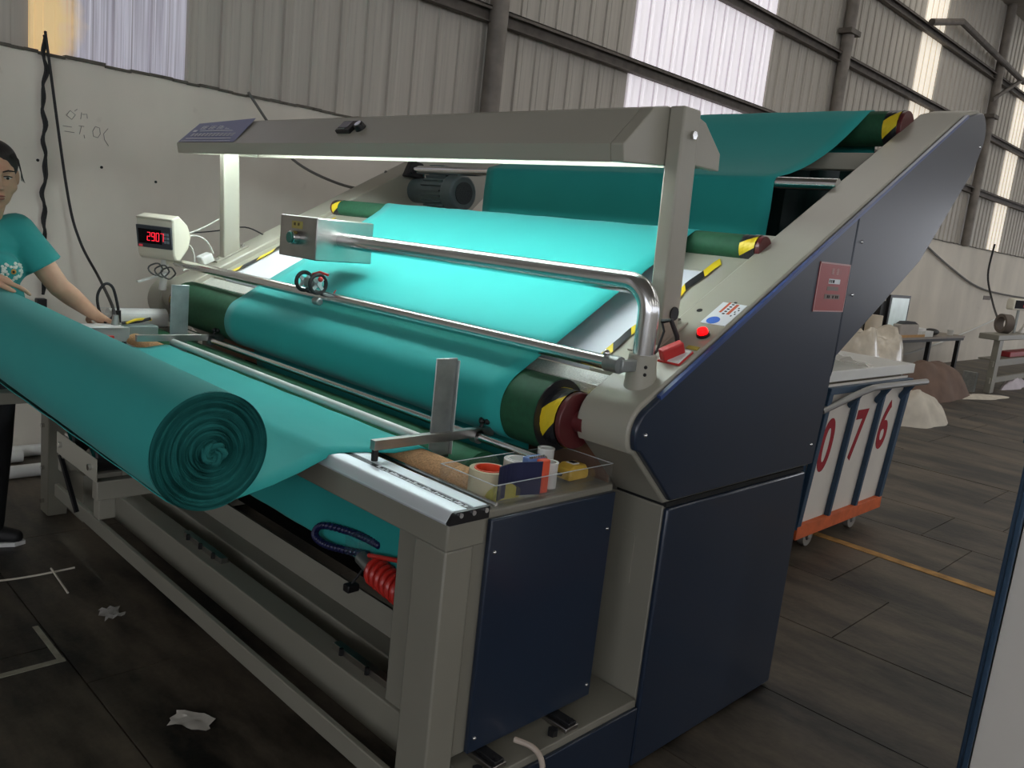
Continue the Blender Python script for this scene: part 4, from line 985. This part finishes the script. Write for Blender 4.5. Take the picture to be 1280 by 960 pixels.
heap('brown_sack', 'long brown sack slumped on the floor below the far desk', 'sack', (11.4, 3.62, 0), 1.15, .30, .46, brownbag, 6, -.12)
heap('flat_white_cloth', 'flat strip of white cloth on the floor beside the brown sack', 'cloth', (12.3, 3.30, 0), .8, .16, .04, clothwhite, 9, -.25)
wbn = thing('workbench', 'grey steel workbench at the far right picture edge', 'workbench', (14.6, 3.6, 0))
MB().box(13.05, 18.0, 3.30, 3.56, .76, .84).build('bench_top', paint_d, wbn, bevel=.01)
for x, y in ((13.25, 3.345), (13.95, 3.52), (17.8, 3.345), (17.8, 3.52)): MB().box(x-.09, x+.09, y-.04, y+.04, 0, .76).build('leg', paint_d, wbn)
MB().box(13.1, 18.0, 3.32, 3.36, .38, .46).build('bench_rail', paint_d, wbn); MB().box(13.1, 18.0, 3.32, 3.36, .14, .22).build('bench_rail', paint_d, wbn)
MB().box(13.2, 18.0, 3.31, 3.55, .46, .48).build('bench_shelf', paint_d, wbn)
MB().box(12.9, 13.0, 3.45, 3.62, 0, .28).build('bench_foot', galv, wbn)
tag(MB().box(14.1, 16.5, 3.37, 3.54, .481, .56).build('red_tray', mk('red_dark', (150,40,44), .5), bevel=.01), 'dark red tray on the shelf of the far workbench', 'tray')
tag(MB().cyl((13.75, 3.50, .841+.14), (13.85, 3.42, .841+.14), .14, ri=.10, seg=24).build('small_fan_ring', mk('ring_grey', (110,100,92), .6)), 'round grey fan ring standing on the far workbench', 'fan')
sd = thing('bench_display', 'small white display with red digits over the far workbench', 'display', (14.4, 3.5, .84))
MB().box(13.85, 14.9, 3.40, 3.50, 1.19, 1.36).build('display_case', cream, sd, bevel=.02)
MB().box(13.92, 14.82, 3.39, 3.40, 1.215, 1.335).build('display_screen', mk('screen_matt', (20,18,22), .8, spec=.1), sd)
MB().box(14.36, 14.66, 3.384, 3.39, 1.24, 1.31).build('red_digits', led, sd)
MB().cyl((14.4, 3.46, .84), (14.4, 3.46, 1.19), .02, seg=10).build('display_stem', galv, sd)
heap('white_cloth_pile', 'pile of white cloth lying on the far workbench', 'cloth', (15.2, 3.43, .841), .5, .10, .2, mk('cloth_bright', (222,220,216), .8), 12)
heap('lilac_cloth_pile', 'pale lilac cloth on the floor under the far workbench', 'cloth', (14.6, 3.36, 0), .6, .12, .16, mk('cloth_lilac', (200,192,200), .8), 14)

# ------------------------------------------------------------------ loose things on the floor
mb = MB(); rows = []
for i in range(7):
    rows.append([(0, 0, 0)]*0+[Vector((.945, 2.150, 0)).lerp(Vector((1.02, 2.055, 0)), i/6)+Vector((.055*k/5, .05*k/5, .002+.008*abs(sin(i*.9+k*.8))))+Vector((.006*sin(k*2.3+i), 0, 0)) for k in range(6)])
pp = MB().grid(rows).build('paper_scrap', paperm, None); tag(pp, 'crumpled white paper scrap on the dark floor', 'paper')
tag(MB().tube(bez([(.80, 3.38, .006), (.88, 3.36, .008), (.98, 3.36, .006), (1.08, 3.36, .008)], 5), .004, seg=6).build('white_string', clothwhite), 'short white string lying along the dark floor', 'string')
tag(MB().tube([(1.0, 3.38, .014), (.99, 3.15, .005)], .004, seg=6).build('white_stick', clothwhite), 'thin white stick crossing the string on the floor', 'stick')
rows = [[(1.02+.07*i/5+.01*sin(k*2), 2.86+.09*k/5, .003+.012*abs(sin(i*1.7+k*2.1))) for k in range(6)] for i in range(6)]
tag(MB().grid(rows).build('plastic_scrap', plasticfilm), 'small clear plastic scrap on the dark floor', 'plastic scrap')
for i, (y, z, r, x1, lab) in enumerate(((4.62, .035, .034, 1.42, 'white paper tube lying nearest on floor behind table leg'), (4.90, .034, .033, 1.30, 'white paper tube lying in the middle by the wall'), (4.99, .034, .033, 1.60, 'white paper tube lying closest to the plaster wall'))):
    t = thing('paper_tube', lab, 'tube', (.8, y, 0), 'paper tubes on the floor')
    MB().cyl((.2, y, z), (x1, y, z), r, ri=r*.86, seg=20).build('tube_wall', whitep, t)

# ------------------------------------------------------------------ the operator
PE = thing('person', 'person in a teal short sleeved shirt leaning a hand on the fabric roll', 'person', (.86, 3.72, 0))
def remesh(mb, name, mat, voxel, smooth_it, parent):
    o = mb.build(name+'_src', mat, None, smooth=0)
    r = o.modifiers.new('r', 'REMESH'); r.mode = 'VOXEL'; r.voxel_size = voxel; r.use_smooth_shade = True
    sm = o.modifiers.new('s', 'SMOOTH'); sm.factor = .5; sm.iterations = smooth_it
    dg = bpy.context.evaluated_depsgraph_get(); me = bpy.data.meshes.new_from_object(o.evaluated_get(dg))
    bpy.data.objects.remove(o)
    off = Vector(parent.location)
    me.transform(Matrix.Translation(-off)); me.materials.clear(); me.materials.append(mat)
    me.polygons.foreach_set('use_smooth', [True]*len(me.polygons))
    n = bpy.data.objects.new(name, me); COL.objects.link(n); n.parent = parent; return n
HC = Vector((.862, 3.60, 1.512))                        # head centre
fwd = Vector((-.10, -.985, -.16)).normalized(); side = Vector((1, -.11, .05)).normalized(); side = (side-fwd*side.dot(fwd)).normalized(); upv = side.cross(fwd).normalized()
if upv.z < 0: upv = -upv
def hp(s_, f_, u_): return HC+side*s_+fwd*f_+upv*u_      # side: her left (image right), forward, up
HR = Matrix((side, -fwd, upv)).transposed()
def hell(mb, s_, f_, u_, a, b, c, seg=18, ring=12):
    e = HR.to_euler(); mb.ball(hp(s_, f_, u_), (a, b, c), seg, ring, rot=e)
body = MB()
hell(body, 0, -.012, .035, .074, .090, .082); hell(body, 0, .012, -.02, .066, .078, .085); hell(body, 0, .030, -.062, .050, .052, .052)
hell(body, 0, .058, -.100, .024, .022, .018); hell(body, .045, .035, -.03, .024, .034, .028); hell(body, -.045, .035, -.03, .024, .034, .028)
hell(body, 0, .082, .030, .050, .016, .012)              # brow
body.limb([hp(0, .088, .020), hp(0, .104, -.025)], [.009, .013], 10); hell(body, .012, .094, -.030, .009, .010, .008, 10, 8); hell(body, -.012, .094, -.030, .009, .010, .008, 10, 8)
hell(body, 0, .086, -.060, .024, .012, .008, 12, 8); hell(body, 0, .083, -.072, .022, .012, .008, 12, 8)
for sg in (-1, 1): hell(body, sg*.074, -.012, -.005, .010, .020, .032, 12, 8)
NB = Vector((.835, 3.645, 1.335))
body.limb([hp(0, -.02, -.06), NB], [.050, .056])
# her left arm reaching to the table end, right arm over the roll
LS = Vector((.955, 3.645, 1.305)); LE = Vector((1.085, 3.60, 1.105)); LW = Vector((1.245, 3.70, .988))
RS = Vector((.66, 3.66, 1.305)); RE = Vector((.565, 3.50, 1.15)); RW = Vector((.74, 3.31, 1.172))
body.limb([LS, LS.lerp(LE, .5), LE, LE.lerp(LW, .35), LW], [.052, .047, .041, .040, .027])
body.limb([RS, RS.lerp(RE, .5), RE, RE.lerp(RW, .35), RW], [.052, .047, .041, .039, .027])
def hand(mb, wrist, d, palm_n, curl, thumb_side):
    d = Vector(d).normalized(); n = Vector(palm_n); n = (n-d*n.dot(d)).normalized(); sd_ = d.cross(n)*thumb_side
    for k in range(4):
        o = (k-1.5)*.018
        a = wrist+d*.012+sd_*o*.7; b = wrist+d*.085+sd_*o
        mb.limb([a, b], [.014, .0115], 10)
        l = [.070, .080, .075, .058][k]; p = b; dd = d
        for j, fr in enumerate((.45, .32, .23)):
            dd = (dd*cos(curl*(.6+.5*j))+n*sin(curl*(.6+.5*j))).normalized(); q = p+dd*l*fr
            mb.limb([p, q], [.0098-.0012*j, .0088-.0012*j], 9); p = q
    t0 = wrist+d*.02+sd_*-.026; t1 = t0+(d*.6-sd_*.75+n*.2).normalized()*.04; t2 = t1+(d*.95-sd_*.2+n*.25).normalized()*.032; t3 = t2+(d*.97+n*.2).normalized()*.024
    mb.limb([t0, t1, t2, t3], [.014, .012, .0105, .0085], 9)
    mb.ball(wrist+d*.045, (.036, .036, .015), 14, 8, rot=Matrix((sd_, d, d.cross(sd_))).transposed().to_euler()) if False else mb.limb([wrist, wrist+d*.05, wrist+d*.08], [.026, .024, .019], 10)
hand(body, RW+Vector((.01, 0, -.002)), (.96, -.08, -.27), (-.25, 0, -1), .17, 1)
hand(body, LW, (.75, .35, -.50), (-.3, -.3, -.9), .35, -1)
# torso core and legs under the clothes keep the body one piece
body.limb([NB, Vector((.82, 3.67, 1.20)), Vector((.82, 3.69, .95)), Vector((.82, 3.70, .86))], [.06, .10, .10, .11])
body.limb([NB+Vector((0,0,-.04)), LS], [.05, .05]); body.limb([NB+Vector((0,0,-.04)), RS], [.05, .05])
for hx, fx, fy in ((.87, .875, 3.78), (.74, .70, 3.76)):
    body.limb([Vector((hx, 3.70, .86)), Vector(((hx+fx)/2, 3.70, .46)), Vector((fx, fy, .07))], [.082, .055, .036])
bd = remesh(body, 'body', skin, .006, 3, PE)
shirt = MB()
TC = lambda x, y, z: Vector((x, y, z))
def slab_ball(z, rx, ry, x, y, rz=.10): shirt.ball((x, y, z), (rx, ry, rz), 20, 12)
slab_ball(1.26, .175, .105, .815, 3.655); slab_ball(1.17, .172, .118, .815, 3.655, .11); slab_ball(1.05, .165, .118, .817, 3.665, .12); slab_ball(.93, .172, .125, .82, 3.68, .12); slab_ball(.84, .178, .13, .82, 3.69, .07)
shirt.ball((.87, 3.575, 1.17), (.075, .06, .07), 14, 10); shirt.ball((.76, 3.58, 1.17), (.075, .06, .07), 14, 10)
shirt.limb([NB+Vector((.0, .0, -.025)), NB+Vector((0, .0, -.07))], [.068, .10])
sl_end = LS.lerp(LE, .62); shirt.limb([NB+Vector((.03, 0, -.05)), LS+Vector((-.01, 0, .005)), LS.lerp(LE, .35)], [.066, .070, .068]); shirt.cyl(LS.lerp(LE, .3), sl_end, .068, .073, seg=20)
sr_end = RS.lerp(RE, .62); shirt.limb([NB+Vector((-.03, 0, -.05)), RS, RS.lerp(RE, .35)], [.066, .070, .068]); shirt.cyl(RS.lerp(RE, .3), sr_end, .068, .073, seg=20)
st_ = remesh(shirt, 'shirt', shirtm, .007, 4, PE)
pants = MB()
pants.ball((.82, 3.70, .84), (.17, .125, .12), 18, 12)
for hx, fx, fy in ((.87, .875, 3.78), (.74, .70, 3.76)):
    pants.limb([Vector((hx, 3.70, .84)), Vector(((hx+fx)/2, 3.70, .46)), Vector((fx, fy, .09))], [.10, .075, .062])
remesh(pants, 'trousers', pantsm, .009, 3, PE)
for fx, fy, dx in ((.87, 3.79, .10), (.70, 3.75, .03)):
    sh = MB(); d_ = Vector((dx, -.06, 0)).normalized(); c = Vector((fx, fy, 0))
    sh.limb([c-d_*.06+Vector((0,0,.045)), c+Vector((0,0,.05)), c+d_*.11+Vector((0,0,.032))], [.042, .046, .032])
    sho = remesh(sh, 'shoe', rubber, .006, 3, PE)
    so2 = MB(); P = [c+d_*(a)+Vector((-d_.y, d_.x, 0))*b for a, b in ((-.10,-.03), (-.05,-.042), (.05,-.045), (.12,-.035), (.15,0), (.12,.035), (.05,.045), (-.05,.042), (-.10,.03))]
    n_ = len(P); so2.add([(p.x, p.y, .001) for p in P]+[(p.x, p.y, .018) for p in P], [list(range(n_)), list(range(2*n_-1, n_-1, -1))]+[(i, i+n_, (i+1) % n_+n_, (i+1) % n_) for i in range(n_)])
    so2.build('sole', whitep, PE)
# hair, eyes, brows, lips, shirt print
hair = MB(); hell(hair, 0, -.022, .045, .082, .094, .084, 24, 16); hell(hair, 0, -.07, -.02, .070, .052, .07); hell(hair, 0, -.105, .02, .045, .04, .045)
ho = remesh(hair, 'hair', hairm, .006, 3, PE)
for sg, k in ((1, 5), (-1, 4)):
    for i in range(k):
        a = i*.007; MB().tube([hp(sg*(.045+a*.5), .062-a, .088), hp(sg*(.068+a*.3), .050-a, .065), hp(sg*(.082+a*.35), .030-a, .02-.006*i), hp(sg*(.084+.004*i), .02-a, -.012-.003*i)], [.0018, .0015, .0012, .0007], seg=5).build('hair_strand', hairm, ho)
eyew = mk('eye_white', (196,188,180), .3); iris = mk('eye_iris', (30,22,18), .2); browm = mk('brow', (48,38,32), .8); lipm = mk('lips', (150,88,78), .5)
for sg in (-1, 1):
    e_ = MB(); hell(e_, sg*.031, .080, .006, .013, .006, .0055, 14, 8); e_ = e_.build('eye', eyew, PE)
    i_ = MB(); hell(i_, sg*.031, .0855, .005, .0052, .0022, .0052, 12, 8); i_.build('iris', iris, e_)
    MB().tube([hp(sg*.017, .087, .011), hp(sg*.031, .0885, .0135), hp(sg*.046, .080, .009)], .0022, seg=6).build('eyelid', browm, PE)
    MB().tube([hp(sg*.014, .094, .028), hp(sg*.032, .094, .034), hp(sg*.054, .080, .030)], [.003, .0034, .002], seg=6).build('eyebrow', browm, PE)
lp = MB(); hell(lp, 0, .0925, -.0595, .021, .006, .0042, 14, 8); hell(lp, 0, .090, -.0685, .019, .006, .005, 14, 8); lp.build('lips', lipm, PE)
pr_w = mk('print_white', (222,224,214), .8); pr_o = mk('print_orange', (196,140,60), .8)
def on_shirt(dx, dz): return Vector((.905+dx, 3.5, 1.165+dz))
from mathutils.bvhtree import BVHTree
bvh = BVHTree.FromObject(st_, bpy.context.evaluated_depsgraph_get()); off = Vector(PE.location)
def drop(x, z):
    h = bvh.ray_cast(Vector((x, 3.2, z))-off, Vector((0, 1, 0)))
    return (h[0]+off+Vector((0, -.002, 0))) if h[0] else Vector((x, 3.54, z))
fl = MB(); random.seed(21)
for i in range(46):
    a = random.uniform(0, 2*pi); r = .016+.030*sqrt(random.random()); fl.ball(drop(.905+r*cos(a)*1.0, 1.165+r*sin(a)*.75), (.0055, .0016, .0055), 8, 5)
fl = fl.build('shirt_print', pr_w, st_); fl['kind'] = 'stuff'
c = drop(.905, 1.165); MB().ball(c, (.010, .003, .010), 12, 6).build('print_centre', pr_o, st_); MB().ball(c+Vector((0, -.002, 0)), (.005, .003, .005), 10, 6).build('print_dot', black, st_)
